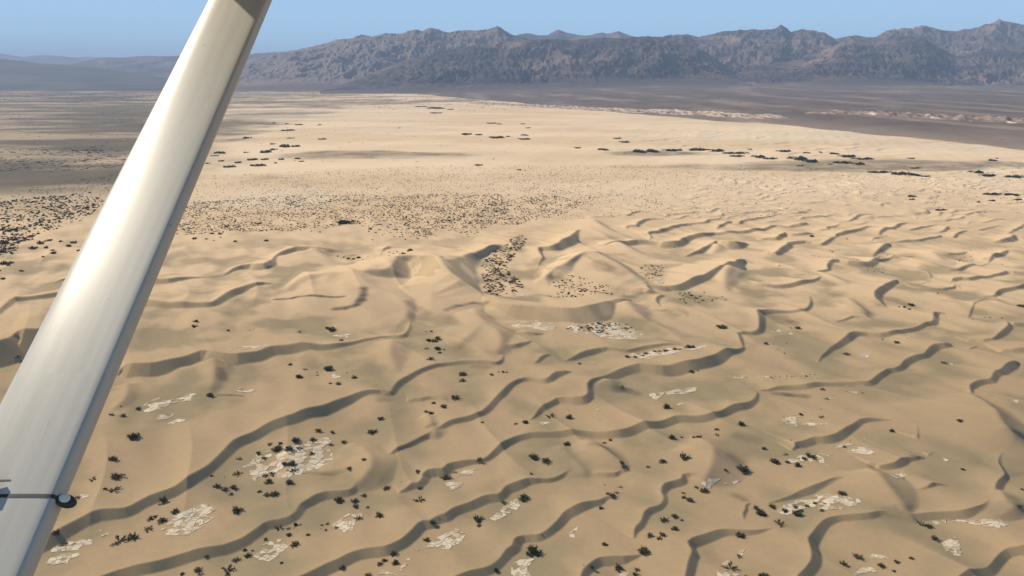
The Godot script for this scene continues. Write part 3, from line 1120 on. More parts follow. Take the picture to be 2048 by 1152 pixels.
func ranges():
	range_hills("main brown desert range rising behind the valley",[-3138,7600,107,-2323,23,-2889,7600,153,-2142,23,-2690,7600,200,-1998,23,-2589,7600,237,-1926,23,-2391,7600,284,-1782,23,-2243,7600,311,-1674,23,-2047,7600,343,-1529,23,-1851,7600,385,-1385,23,-1656,7600,431,-1241,25,-1559,7600,444,-1168,26,-1451,7600,472,-1089,27,-1341,7600,467,-1006,28,-1220,7600,490,-916,30,-1124,7600,476,-844,31,-1052,7600,485,-790,31,-921,7600,526,-692,33,-859,7600,508,-645,34,-777,7600,535,-584,34,-710,7600,517,-533,35,-629,7600,490,-472,36,-547,7600,499,-411,37,-451,7600,517,-339,38,-355,7600,517,-267,38,-249,7600,522,-187,39,-187,7600,531,-141,39,-144,7600,554,-108,40,-96,7600,531,-72,40,-43,7600,499,-32,40,38,7600,467,29,41,173,7600,431,130,42,318,7600,412,238,43,511,7600,403,382,44,751,7600,412,562,46,1040,7600,431,778,48,1280,7600,444,958,50,1471,7600,458,1102,49,1567,7600,467,1174,49,1672,7600,481,1254,48,1784,7600,458,1336,47,1865,7600,467,1398,46,1997,7600,499,1499,46,2140,7600,513,1607,44,2283,7600,522,1715,43,2427,7600,517,1823,42,2521,7600,535,1895,42,2581,7600,567,1942,41,2637,7600,531,1982,41,2678,7600,504,2011,41,2763,7600,522,2076,40,2883,7600,517,2166,39,3007,7600,485,2256,38,3072,7600,458,2303,38,3118,7600,435,2335,37,3203,7600,449,2400,37,3321,7600,467,2491,35,3419,7600,454,2563,32,3501,7600,449,2625,30,3558,7600,490,2672,28,3626,7600,517,2726,26,3744,7600,531,2817,23,3840,7600,535,2889,20,3922,7600,558,2955,18,3998,7600,535,3009,16,4131,7600,513,3107,12,4261,7600,508,3205,9,4320,7600,526,3252,7,4439,7600,535,3343,4,4553,7600,567,3434,1,4657,7600,603,3518,-2,4765,7600,585,3597,-5,4904,7600,558,3699,-9,5150,7600,576,3889,-20,5640,7600,522,4255,-41,6227,7600,476,4694,-61],5600,"main")
	range_hills("dark craggy front range right of the photo centre",[-1509,6100,13,-1214,13,-1269,6100,74,-1024,15,-1031,6100,149,-834,16,-872,6100,209,-708,18,-715,6100,253,-581,19,-598,6100,275,-486,20,-481,6100,298,-392,21,-364,6100,316,-297,22,-248,6100,335,-202,23,-93,6100,353,-76,24,23,6100,360,19,27,139,6100,371,114,31,294,6100,375,240,36,487,6100,371,398,42,679,6100,386,555,48,834,6100,382,681,53,1027,6100,390,838,59,1143,6100,375,933,62,1260,6100,357,1027,65,1378,6100,327,1121,67,1497,6100,283,1216,70,1619,6100,209,1310,72,1742,6100,134,1405,66,1866,6100,55,1500,60],4900,"front")
	range_hills("rugged purple-brown hills before the right-hand range",[1421,6200,26,1124,36,1617,6200,73,1282,33,1809,6200,149,1440,31,1965,6200,187,1565,35,2122,6200,202,1691,45,2277,6200,233,1816,54,2429,6200,285,1941,64,2579,6200,345,2066,68,2735,6200,360,2192,71,2855,6200,338,2286,72,3010,6200,360,2414,59,3124,6200,383,2510,49,3243,6200,375,2606,39,3370,6200,315,2702,32,3498,6200,255,2798,25,3654,6200,270,2926,16,3845,6200,300,3086,4,4032,6200,315,3240,-7,4318,6200,300,3470,-18,4847,6200,225,3886,-38],4900,"side")
	range_hills("pale hazy peaks showing behind the middle of the range",[-397,9800,494,-359,318,-149,9800,541,-134,318,37,9800,571,34,318,130,9800,588,118,318,235,9800,594,213,318,335,9800,571,303,318,440,9800,577,398,318,520,9800,618,471,318,575,9800,641,521,318,656,9800,606,594,318,780,9800,582,706,318,892,9800,565,807,318,997,9800,582,902,318,1120,9800,606,1014,318,1170,9800,588,1059,318,1244,9800,600,1126,318,1318,9800,624,1193,318,1400,9800,588,1266,318,1513,9800,553,1367,318,1711,9800,547,1546,318,1898,9800,530,1714,318,2335,9800,494,2106,318],8800,"back")
	range_hills("long blue slope descending at the far left",[-6487,8200,335,-4493,-5,-5867,8200,306,-4059,-3,-5353,8200,266,-3698,-1,-5147,8200,251,-3553,0,-4993,8200,231,-3445,0,-4786,8200,216,-3300,1,-4579,8200,201,-3156,2,-4321,8200,175,-2975,3,-3909,8200,120,-2686,5,-3497,8200,54,-2397,6,-2873,8200,-27,-1964,9],5600,"fan")
	range_hills("low blue ridge crossing behind the strut",[-7107,11500,95,-5882,42,-6800,11500,165,-5638,42,-6569,11500,229,-5455,42,-6341,11500,278,-5272,42,-6114,11500,320,-5089,42,-5928,11500,341,-4936,42,-5746,11500,334,-4783,42,-5561,11500,348,-4631,42,-5353,11500,362,-4460,42,-5157,11500,355,-4295,42,-4899,11500,362,-4082,42,-4570,11500,362,-3807,42,-4204,11500,355,-3502,42,-3836,11500,383,-3197,42,-3614,11500,404,-3014,42,-3393,11500,418,-2831,42,-2957,11500,390,-2465,42,-2373,11500,362,-1977,42],9500,"back")
	range_hills("faintest pale ridge at the far left",[-15383,19000,652,-13861,182,-13579,19000,618,-12229,182,-12379,19000,572,-11141,182,-12120,19000,537,-10901,182,-11850,19000,491,-10651,182,-11541,19000,525,-10379,182,-11237,19000,537,-10107,182,-10938,19000,514,-9835,182,-10581,19000,479,-9509,182,-10216,19000,491,-9182,182,-9806,19000,479,-8812,182,-9254,19000,444,-8312,182,-8412,19000,398,-7550,182,-7569,19000,352,-6789,182],17000,"back")
const BOUND := [-4974,5828,-3957,5996,-2114,5519,-757,5242,-56,3603,240,2937,500,2258,684,1955,768,1737,820,1612,853,1450,882,1308,921,1136]
func badland_strips():
	badlands("pale pinkish eroded badlands below the dark fan",[-209,3437,33,3161,149,3016,283,2801,406,2650,516,2514,616,2391,698,2253,811,2202],0)
	badlands("brown eroded bluffs with white spots, far right",[864,2306,991,2253,1088,2154,1165,2041,1247,1959,1347,1883,1438,1795],1)
const PATCHES := [
	[1,-789,1325,227,2157,518],
	[1,-1449,2309,496,2346,782],
	[1,-625,1018,122,248,169],
	[1,-1815,4655,1262,1173,782],
	[1,-2445,4186,703,1987,1024],
	[1,-866,3482,518,465,368],
	[1,532,1092,311,77,68],
	[1,271,1258,100,50,46],
	[1,-182,3802,393,384,320],
	[1,-784,2390,249,212,181],
	[1,-765,1974,129,166,142],
	[1,-266,1242,180,65,59],
	[2,-652,2362,354,145,129],
	[2,-815,2705,263,111,103],
	[2,-1555,2855,241,213,185],
	[2,-593,4990,225,278,250],
	[2,-208,3424,200,148,136],
	[2,-305,1767,139,81,74],
	[2,-97,1183,117,44,41],
	[2,571,1625,426,142,121],
	[2,-273,807,76,81,68],
	[2,785,1361,143,78,70],
	[2,-747,1282,144,34,32],
	[2,-1058,1831,132,51,48],
	[2,-3725,5996,618,214,200],
]
# dark mineral streaks on the dunes: x, y, length, width, turn
func ridges():
	flank([190.5,247.9,0,186,248.3,2,183.8,248.6,3.5,182.9,251.1,4.5,183.8,256.2,5,185.2,261.6,5,187.7,269.3,4.5,188.8,275.1,4,189.5,280.9,3,190.7,286.2,2,191.8,290.7,0],0.5,0.12)
	flank([-114.7,518.9,0.6,-123.7,519.7,1.5,-131.5,522.9,3,-139.7,531,4.5,-149.3,546.1,6],0.45,0.16)
	flank([-7,334.1,0,-6.5,338.7,2,-5.3,350.2,2.6,-7.9,364.1,3,-15.1,376.4,3.4,-19.5,393.8,3.2,-21.9,408,2,-22.7,412.5,0],0.4,0.14)
	flank([-28.6,344,0,-27.5,346.5,1,-22.1,359.3,2,-15.4,376.6,3.4],0.2,0.2)
	flank([97.5,599.8,0,95.6,601.2,0.8,84.8,609.2,3,80.4,616.1,4,76.6,628.7,5,74.9,652.1,4.5,73.3,678.7,2.5,73,684.2,0],0.5,0.12)
	flank([112.8,521.9,0.5,103.6,525.9,2,95.1,534.4,3.5,86.9,547.5,5,81.8,562,6,77.9,573.2,0],0.42,0.2)
	flank([316.9,511.3,0.5,311.6,514.7,2,306.8,519.2,3,308.3,531.8,3,313,549.7,2,314.2,554.2,0],0.5,0.1)
	flank([296.6,408.7,0,292.9,408.4,1.5,285.1,407.6,2.5,283.5,414.1,2.5,287.6,427.5,1,288.4,430.2,0],0.5,0.1)
	flank([195.8,392.8,0,196.4,398.2,2.5,197,404.8,3,198.5,416.1,2.5,200.7,429.2,0.8,201.2,431.6,0],0.45,0.15)
	flank([121.6,196.9,0,121.1,200.2,1.3,120.5,204,2.8,119.9,209.3,3.5,120,215.7,3.8,120.8,221.5,3.3,121.9,228.4,0],0.36,0.16)
	flank([158.5,200,0,156.7,201.6,0.8,155,203.3,2.3,154.2,206.1,2.8,155.6,211.4,2.3,156.9,216.4,0],0.4,0.15)
	flank([39.5,225.5,0,37.9,228.4,1.3,35.4,233,2.1,33.3,237.1,2.5,31.3,242.2,2.5,29.2,247.8,1.3,28,251,0],0.42,0.13)
	flank([25.4,223.2,0,24.2,226.3,1.3,22.5,230.9,1.8,19.8,237.3,1.7,18,244.6,1,17.4,247.3,0],0.25,0.18)
	flank([-52.2,214.8,0,-49.7,219.3,2.3,-47.5,223.3,3.5,-47.9,230.1,3.7,-52.1,239.5,2.8,-57.4,245.6,1.2,-59.5,248,0],0.42,0.15)
	flank([62.2,217.1,0,64.5,221.7,2.3,67.8,228.1,3.1,70.8,237.8,3.1,70.1,244.1,2.5,67.8,249.3,1.3,66.5,252.4,0],0.3,0.16)
	flank([-126.5,290.4,0.4,-129.5,301.5,1.9,-133.5,313.2,3,-138.4,324.7,3.6],0.42,0.2)
	flank([-159.5,272.9,0.4,-158.5,280.8,1.4,-161.1,290.2,2.2,-166.4,300.1,2.2],0.45,0.3)
	flank([-49.7,308.6,1,-54.6,321.2,1.6,-58.2,334.8,1.9,-60,352.3,1.5],0.22,0.15)
	flank([-27.5,251.4,0,-28.9,255.4,1.8,-31.2,262,2.2,-33.2,269.3,1.6,-34.3,273,0],0.42,0.3)
	flank([48.4,296.9,0.4,45.4,299,1.8,42.2,304,3.2,38.6,309.7,0],0.5,0.3)
	flank([216.7,453.4,0.5,212.5,460.6,2,210.1,470.4,2.4,208.1,485.2,1,207.7,487.9,0],0.5,0.12)
	flank([148.3,494.9,5,137,466.7,3,132.8,443.6,0.5],0.2,0.4)
	flank([65.4,415.1,4,66.9,400.8,3.5,73.4,383.5,0.5],0.2,0.3)
	flank([82.5,570.2,4,76.3,559.3,2.5,70.9,549.1,0.5],0.3,0.4)
	flank([160.7,570.2,4,155.4,555.1,2.5,148.7,543.1,0.5],0.25,0.4)
	blur(6)
	facets(star_points())
	facets(pyramid_points())
	slip([-163.6,153,0,-148.9,169.3,2,-136.8,182.7,2.5,-134.1,185.7,2.5,-132.4,188.9,2.4,-131.6,191.8,2.3,-129.9,195.3,2.3,-127.6,198,2.3,-125,200.2,2.3,-121.8,201.2,2.2,-118.6,202.5,2.1,-116.4,205.9,2,-114,209.1,2.1,-111.1,211.5,2.2,-108.4,214.4,2.2,-106.2,218.8,2.2,-104.3,224.3,2,-103.3,227.9,1.8,-102.5,232.6,1.8,-101.8,240,2,-101.3,243.8,2.2,-99.9,247.4,2.3,-95.4,254.3,2.4,-92.1,258.6,2.5,-88.2,261.5,2.7,-84.3,264.6,2.7,-80.6,269,2.8,-76.7,272.8,2.9,-72.9,277.7,2.8,-69.1,283.3,2.5,-64.9,288.2,2,-60.3,291.1,1.5,-55.3,292.3,1.3,-51.4,291.4,1.3,-50.8,296.1,1.6,-48.9,303.2,1.8,-44.3,309.9,1.6,-39.6,317,1.4,-34.4,321.9,1.3,-28.8,324.3,1.3,-23.1,325.7,1.3,-17.3,325.6,1.3,-11.5,324.5,1.4,-7.4,323.7,1.3,-5.1,327.9,0.9,-4.3,334.5,0.4],-0.68,0.73)
	slip([-146.7,145.7,0,-128.2,157.7,1.2,-113.1,167.5,1.5,-110.7,169,1.5,-108.7,170.9,1.6,-107,172.3,1.7,-104.4,173.7,1.8,-101.6,174.9,1.9,-98.7,176,1.9,-96,177.6,1.9,-93.3,179.3,1.9,-90.4,180.7,1.9,-87.5,182.2,1.9,-84.5,183.3,1.9,-82,184.4,1.9,-80,185.8,2,-77.8,187.5,1.9,-76.3,190.5,1.7,-75.3,192.8,1.6,-74.1,196,1.6,-72.6,197,1.7,-69.6,198.2,1.6,-67.3,199.6,1.5,-66.3,202.7,1.4,-66.1,206,1.5,-64.1,209,1.7,-62.3,211.4,1.8,-59.5,213,1.7,-56.4,213.4,1.6,-52.6,214.2,1.4,-51.2,217.1,1.3,-50.4,221.3,1,-49,222,0.4],-0.59,0.80)
	slip([-93.3,143.2,0,-75.5,156.1,1.5,-60.9,166.7,1.9,-59,168,1.9,-56.6,170.1,1.9,-53.6,172.6,1.9,-50.9,175.2,1.9,-48,177.4,1.9,-46,179.4,1.9,-43.6,181.1,1.8,-41.3,182,1.8,-38.6,182.6,1.8,-35.8,183.1,1.9,-33.6,184.9,1.9,-32.1,186.4,1.8,-30.6,188.9,1.8,-29.2,191.7,1.8,-28.1,194.5,1.8,-26.8,196,1.8,-24.6,196.4,1.6,-23.9,197.5,1.5,-22.6,198.7,1.6,-20.4,199.6,1.7,-18.7,202,1.7,-16.5,204,1.7,-13.5,206,1.8,-10.5,208.5,1.8,-7.8,210.1,1.7,-4.7,210.7,1.6,-3.7,211.7,1.6,-2.3,215.1,1.8,0,216.9,2,2.5,218.3,2,5.3,220,1.7,7.8,220.3,1.4,9.5,220.7,1.2,12.4,221.3,1.2,15.4,223.5,1,18.1,226.2,0.9,20,228,0.8,21.3,228.9,0.6,22.6,228.7,0.4],-0.58,0.82)
	slip([-55.9,147.1,0,-36.8,158,1.1,-21.1,166.8,1.4,-18,168.6,1.4,-14.9,170.7,1.4,-12.3,172.5,1.4,-10.1,173.8,1.4,-7.7,174.9,1.4,-5.4,176.5,1.4,-3.4,178.8,1.4,-1.7,181.8,1.6,0,183.7,1.6,0.4,186.2,1.6,1.4,188.1,1.5,3.3,189.2,1.3,5.4,189.4,1.3,7.2,189.3,1.3,9.5,190.7,1.4,11.4,193.3,1.5,13.1,196,1.6,15.1,199.6,1.7,16,200.8,1.7,18.8,202.8,1.8,21.7,205,1.7,24.6,206.7,1.5,27.4,207.8,1.3,29.2,209.5,1.1,31.7,210.3,1,33.7,210.5,0.8,34.5,210,0.4],-0.60,0.80)
	slip([7.9,129.8,0,13.3,151.1,0.8,17.8,168.5,1,18.4,170.9,1.2,19.2,172.8,1.3,20.7,174.9,1.4,22.3,176.9,1.4,24.1,178.4,1.5,26.3,178.9,1.6,28.7,179.2,1.6,30.8,179.2,1.4,32.6,179.6,1.1,34.8,180,0.7,36.4,180.6,0.4],-0.53,0.85)
	slip([35.1,187.9,0.4,35.6,191,1,36.4,192.7,1.3,38.3,195.4,1.3,39.2,197.9,1.5,40,200,1.6,42.2,202.8,1.6,44.4,204.1,1.4,46.5,206,1.1,47.7,209,1,47.4,211.6,1.2,47.9,213.9,1.4,49.8,216.8,1.5,52.8,218.8,1.5,55.6,220.2,1.5,56.8,223,1.4,59.2,223.3,1.4,62.1,223.2,1.3,65.2,224,1.1,67.9,226.4,0.8,69.8,230,0.4],-0.67,0.74)
	slip([30.5,130.1,0,38.4,150.6,1.2,44.8,167.4,1.5,46,170.4,1.5,47.3,174.1,1.6,48.7,177.3,1.5,49.8,179.8,1.5,49.6,182.9,1.6,50,185.2,1.6,51.7,187.2,1.7,53.3,188.1,1.7,56.6,189.5,1.6,59.8,190.9,1.5,62.6,191.5,1.3,65.5,191.4,1.2,69.4,191.2,1.1,72.8,191.5,1,76,192.4,0.8,80.4,194.5,0.4],-0.61,0.79)
	slip([44.8,138.4,0,60.1,154.2,1.4,72.7,167,1.8,75.9,170.3,1.7,78.6,172.9,1.6,81.2,176,1.7,82.7,179,1.9,83.6,182.8,2.1,84.7,186.7,2,87.4,190.7,1.8,90.7,194.5,1.6,94.1,197.4,1.4,97.8,199.1,1.2,101,199.5,1.2,104.8,199.5,1.2,108,199.8,1.2,111.2,201,1.2,114.1,201.5,1.2,116.2,201.1,1.2,118.4,200.9,1.3,121.6,200.5,1.3,125.5,200.8,1.4,129.4,200.9,1.5,133.1,200.7,1.6,136.8,200.6,1.7,141,201.9,1.7,145.5,204.2,1.8,150.2,208.2,1.7,153.8,211.7,1.6,156.9,216.4,1.5,160.3,219.9,1.3,164.2,223.4,1.1,165.9,226.6,1.1,167.3,231.2,1.4,169.2,234.5,1.5,172.2,237.5,1.4,175.2,239.6,1.2,177.6,243.2,1.2,179.4,246.6,1.3,181.1,248.2,1.3,184.4,249.5,1,187.9,250.9,0.7],-0.58,0.81)
	slip([165.9,261.9,0.4,167.1,266.9,0.9,168.5,270.7,1.2,171.5,274.5,1.3,176.2,278.5,1.3,181.6,282.7,1.4,186.6,286,1.2,191.6,289.1,1],-0.64,0.77)
	slip([192.9,290.2,0.4,194.1,294.4,1.2,196.8,298.1,1.6,200.9,301.5,1.6,205.5,303.7,1.6,209.2,304.4,1.6,213,308.9,1.8,218.4,313.1,2.1,224.8,318.9,2.5,228.7,321.9,2.5,232.2,323.7,1.8,234.3,323.4,0.4],-0.58,0.81)
	slip([148.2,248.8,1.1,151,253.7,1.1,152.9,257.9,1.1,154.3,261.4,1,155.7,262.2,0.9,158.2,262.4,0.8,159.9,261.1,0.6,160.5,260.8,0.4],-0.68,0.73)
	slip([99.5,240.5,0.4,101.4,242.8,1,101.5,244.2,1.5,102.9,245.2,1.7,106.8,247.1,1.7,110.2,248.8,1.7,113.3,248.7,1.8,116.9,249.8,2,121.4,252.9,2,124.5,255.6,1.8,128.3,258.9,1.5,131.3,261.5,1.4,135.3,264,1.3,139.2,265.1,1.2,142.7,265.1,1,146.3,264.6,0.8,149,264,0.4],-0.49,0.87)
	slip([-36.3,213.5,0.4,-34.2,215.1,1.1,-32.9,217.1,1.5,-30.5,217.7,1.6,-29.7,220,1.7,-29.8,222.1,1.8,-28.4,224.7,2,-26,225.7,2,-23.5,225.9,2,-22.1,229.5,1.9,-19.2,231.3,1.7,-15,232.8,1.5,-12.5,233.3,1.3,-9.5,234.9,1.3,-7.4,238.3,1.4,-4.8,242.6,1.6,-3.1,246.2,1.6,0,250.3,1.6,2.8,252.4,1.5,7,254,1.5,11.7,254.4,1.5,16.3,254.7,1.5,21.1,255.2,1.6,25.8,255.6,1.6,30.4,255.2,1.7,35,254.4,1.8,39.7,254.6,2,43.7,256.4,2.1,47.3,258.4,2.1,51.3,259.6,2.1,54.9,261.1,2,58.7,263.5,2,63.1,266.2,2,67,266.6,2,71.9,266.5,1.9,75.9,267,1.8,80.3,269,1.7,84.4,273.1,1.9,88.4,276.8,2.1,91.9,278.7,2.1,95.7,281.1,1.8,100,285,1.2,103.3,291.1,0.4],-0.50,0.87)
	slip([105.5,294.3,0.4,109,295.3,0.8,114,297.6,1.3,119.5,298.1,1.5,125.9,297.9,1.6,130.9,299.7,1.5,134.9,300.3,1.4,143,300.3,1.4,149.3,299.9,1.6,153.7,300.1,1.6,158.3,304.3,1.6,163.8,310,1.6,170,316.1,1.5,173.4,317.2,1.5,178.1,321,1.7,181.5,325,1.9,187.8,329.9,1.9,195.4,334.3,1.8,198.5,338,1.9,202.7,342.5,2.2,207.5,345.8,2.2,211.7,346.6,2.1,215.5,347.9,1.5,217,348.1,0.4],-0.49,0.87)
	slip([6.8,265.4,0.4,8.8,268.8,1,10.5,274.2,1.4,12.6,278,1.6,15.8,281.5,1.6,18.5,284.9,1.8,21.6,285,2,25.7,283.9,2.2,28.7,283.6,2.2,31.1,286.7,1.9,31.8,292.5,1.7,32,297.5,1.9,33.9,301.9,2.2,37.2,305.3,2.4,40.9,308.7,2.4,44.6,311.2,2.6,48.3,314.3,2.7,50.8,316.1,2.7,53.3,317.4,2.7,58,318.7,2.8,62.4,317.7,3,65.1,317.1,3.3,67.9,316.8,3.5,73.8,318.3,3.7,79.9,320.1,3.6,84.5,322.4,3.4,90.7,326.8,3.4,96.8,332.2,3.2,103.2,338.1,2.7,107.7,341.1,1.9,112.5,345.2,1.2,114.8,349.9,0.4],-0.54,0.84)
	slip([114.2,348.1,0.4,114.8,354.2,1.1,115.4,360.7,1.5,115.7,365.2,1.5,119.6,366.7,1.4,124.1,366.9,1.5,127.4,368.9,1.9,130.5,376,2.3,134.6,390.1,2.6,136,397.9,2.6,139.3,400.6,2.5,144.1,402.7,2.2,148.5,403,1.7,155.1,403.6,1.3,160.9,404,1.2,165.6,405.4,1.3,171.2,413.6,1.4,176,423.3,1,179.1,433.2,0.4],-0.70,0.71)
	slip([-43.6,235.3,0.4,-41.5,239.2,1,-38.2,244.1,1.3,-34.3,249.7,1.4,-31.2,254.7,1.4,-29.1,257.4,1.4,-26.1,261,1.4,-23.5,263.5,1.4,-19.8,266.2,1.5,-16,268.4,1.5,-12.3,272.4,1.4,-10.9,275.8,1.5,-8.5,280.4,1.6,-5.1,287.6,1.7,-2.5,294.2,1.6,0,300.6,1.4,3.3,304.9,1.3,7.1,306.5,1.5,11,305.2,1.6,14.7,303.9,1.8,17.1,307,2,19.4,310.2,2.1,23.4,311.8,1.9,26.3,312.9,1.2,27.7,314.8,0.4],-0.66,0.75)
	slip([9.5,321.5,0.4,11.6,326.5,1,13.2,330.5,1.3,15.4,333.1,1.1,18.2,334.7,0.4],-0.74,0.68)
	slip([-6.6,341.7,0.4,-6.3,344.9,1,-4.5,346.5,1.3,0,346.6,1.5,1.8,347.2,1.6,4.3,349.1,1.6,7.4,350.6,1.1,9.7,352.1,0.4],-0.50,0.87)
	slip([25.2,328.4,0.4,27.6,330.4,1.4,31.5,334,2.2,36,337.6,2.6,39.2,339.7,2.5,42.4,341.1,2.1,46.1,341.9,1.8,50.8,340.6,1.7,55.5,339.8,1.9,59.4,341.9,2.1,63.4,343.9,2.1,68.5,345.3,2,73.8,347,1.7,79.6,348.4,1.3,85.2,348.6,0.9,88.1,347.6,0.4],-0.42,0.91)
	slip([2.6,365.7,0.4,7.1,365,1.3,11.6,364.6,1.3,16.1,365.3,0.4],-0.20,0.98)
	slip([32.7,351.2,0.4,35,353.4,0.8,36.9,353.8,0.8,38.4,352.2,0.4],-0.33,0.94)
	slip([-18.4,426,2.5,-12.1,413.6,4.2,-6.2,405.9,5.1,0,401,5.3,7,399.2,5.1,13.9,397.2,5,20.7,395,5.1,27.5,393.9,5.3,34.4,394.4,5.5,41.6,397.2,5.7,47.7,402.1,5.7,52.6,407.8,5,57.8,414.6,3.8,62.2,420.2,2.5,66.5,424.2,1.4,70.9,424.2,0.4],-0.21,0.98,0.42)
	slip([-192.4,481.6,0.4,-190.7,488.7,1.4,-189.6,497.5,2.1,-186.6,504,2.7,-181.2,506.1,3.2,-176.9,503.1,3.6,-171.4,502.1,3.6,-170.3,510.9,3.2,-172,522.1,2.7,-172.4,533.5,2.6,-170.4,545.7,2.7,-164.9,556.1,3,-156.7,557.6,3.4,-153,558,3.8,-146.1,553.2,3.9,-138.2,551.6,3.3,-132.5,551,2,-127,548.7,0.4],-0.60,0.80)
	slip([-104.7,534.8,0.4,-98.2,542.8,1.5,-97.4,551.9,2.5,-94,557.6,2.9,-89.1,556.7,2.6,-83.3,555.6,1.9,-78.9,557.7,1.1,-77.5,570.7,0.4],-0.63,0.77)
	slip([-124.8,536.8,0.4,-118.4,537.1,1.2,-111.3,538.3,1.2,-107.4,539.5,0.4],-0.32,0.95)
	slip([-273.5,361.2,0,-281.3,381.7,1.3,-287.7,398.6,1.7,-290.6,406.3,1.9,-292.2,413.2,2.2,-294.5,421.3,2.4,-293.4,425.3,2.4,-288.3,427.9,2.4,-283.1,431.5,2.5,-279,434.8,2.5,-275.1,437.1,2.4,-254.2,430.9,2.5,-227.1,421.5,2.8,-211.1,417.1,2.9,-201.7,414,2.9,-194.1,413,2.8,-186.8,412.9,2.7,-179.8,413.2,2.5,-173.7,414.3,2.3,-173.1,422.2,2.5,-172.4,432.4,3,-169.6,441.5,3.1,-166.5,450.2,2.6,-162,457,1.9,-158.6,461.4,1.4,-153.3,462,0.9,-146.8,457.5,0.4],-0.45,0.90)
	slip([-293.5,462.8,0.4,-293.1,470.6,1.1,-291.1,474.3,1.8,-270.2,475.3,2.3,-243.4,470.8,2.7,-230.3,468.8,2.8,-221.8,467.9,2.7,-217,471.5,2.2,-213,475.5,1.6,-206,478.5,1.1,-198.2,479.6,0.8,-191.3,481.9,0.4],-0.27,0.96)
	slip([-278.5,306.2,0,-260.2,318.4,6.9,-245.2,328.4,8.7,-242.8,330,8.7,-241.3,332.9,8.6,-240.4,337,8.2,-240.7,341.1,8.1,-240.1,344.4,9.2,-236.3,344.5,10.5,-231,346.5,10.1,-223,350,7.6,-212,348,4,-203.5,343.8,0.4],-0.52,0.86)
	slip([-176.1,310.7,0.4,-176.2,314,1.8,-174.3,315.1,3.1,-170.3,314.2,4.2,-163,315.5,4.8,-158.7,318.5,4.6,-155.1,323.1,4,-151.5,328.1,3.5,-147.3,332.1,3.3,-144,332.8,3.4,-140.6,331.6,3.9,-134.5,329.7,4.1,-128.5,329.4,4.1,-125.6,331.1,3.9,-121.4,333.9,3.8,-119,337.6,3.7,-115.8,340.6,3.5,-109.2,342.7,3.3,-100.5,344.5,2.9,-91.6,345.3,2.4,-86.6,347.2,2,-82.3,350.1,1.6,-77.9,353,1.3,-72.3,356,1,-66.4,358.7,1,-61.6,360.1,1.1,-57.7,360.1,1.5,-55.4,361.4,1.9,-54.2,369.4,1.8,-54.8,381.3,1.2,-58.1,393.5,0.4],-0.49,0.87)
	slip([17.4,499.1,0.4,20.1,521.3,1.1,21.8,530,1.6,19.4,547,2,21.4,556.8,2.4,28.5,556.6,3.1,33.5,561.8,4.4,39,572.5,5.5,46.4,583.6,5.3,48.5,597.2,4,55.6,618.9,2.9,64.8,637.2,1.9,76,650.2,0.4],-0.80,0.60)
	slip([71.5,692.4,0.4,73.6,692.2,1.4,81.9,693.5,1.6,93.7,694,1.2,98.2,696.9,0.4],-0.30,0.95)
	slip([63.9,554.1,0.4,67.6,558.1,2.3,70.8,561.4,4,77.2,566.4,4.8,82.6,570.6,4.6,91.1,575.5,3.8,98.6,579.4,3.2,108.4,578.7,3.1,115.5,575.1,3.7,117.8,571.8,4.3,125.6,571.9,4.3,131.5,576.7,3.8,137.3,589.4,3.4,144.6,599.6,3.2,154.2,605.7,3,163,611.6,2.5,168.5,616.8,2,178.1,617.5,1.9,189.7,621.5,2,195.4,622.9,2.3,208.1,629.6,2.3,222.2,640.7,2,231.3,648.3,1.5,243.2,647.8,1.6,247.3,650.2,2.3,253,651.1,2.8,260.2,655.2,2.2,263.7,657.5,0.4],-0.50,0.87)
	slip([126.9,536.4,0.4,133.7,543.1,1.9,143.6,553.6,2.8,153.7,567.1,3.2,161,576.7,3.6,163.5,571.8,4.3,168,567.2,5.2,172.8,566.9,4.9,179.9,574.2,3.1,187.2,580.6,0.4],-0.51,0.86)
	slip([86.3,464,0.4,90.3,453.5,1.9,95.7,449.2,2.9,103,450.9,3.2,110.7,457.5,3.4,119.2,466.6,3.9,127.4,474,4.4,136.5,483.9,4.8,144.4,494.7,5,149,498.8,5.3,153.2,500,5.3,156.7,510.1,4.2,166.2,518.4,2.3,169.7,513.1,0.4],-0.60,0.80)
	slip([153.1,466.1,0.4,155.4,458.3,1.3,161.3,455.1,1.9,169.1,454.9,2.1,179.8,458.3,2.1,188.2,463.9,2.1,196.5,468.5,2.1,199.3,471.5,2.1,202.8,474.3,1.8,202.2,467.5,1.1,200.1,458.7,0.4],-0.30,0.96)
	slip([205,488.4,0.4,210.2,492.8,1.2,215.4,496.1,1.6,219.2,506.5,1.9,226.9,515,2.2,231.8,516.2,2.6,235.8,511.3,3.1,242.3,510.2,3.4,249.8,511.4,3.1,261,519.9,2.4,271,527.6,1.4,280.7,533.6,0.4],-0.47,0.88)
	slip([192.2,538.7,0.4,192.5,537.6,1.8,196.7,543.4,2.8,204.7,556,3.3,213.2,568.6,3.2,216.3,576,2.7,223.9,579.9,2.4,233,583.1,2.2,237.8,580.1,2,240.8,572.4,2,248.1,581.1,2.1,256.8,592.5,1.7,266.7,605.1,0.4],-0.63,0.78)
	slip([265.5,603.5,1,268.5,610.6,1.9,276.9,616.3,2.4,287,625.3,2.4,297.2,633.7,2,308.9,640.3,1.3,321.5,647.4,0.4],-0.59,0.81)
	slip([201.4,595.6,1.3,207.7,596.7,2.1,213.4,595.7,2.5,220.6,604.7,2.7,228.6,615.8,2.7,232.9,610.5,2.5,241.5,611,2.2,248.8,613.7,1.5,252.6,614.5,0.4],-0.44,0.90)
	slip([305.1,610.5,0.4,309.3,620.6,1.7,318.1,630.3,2.2,328.5,636.2,2.1,342.2,652.9,1.8,352.3,661.9,1.2,359.8,662.1,0.4],-0.63,0.77)
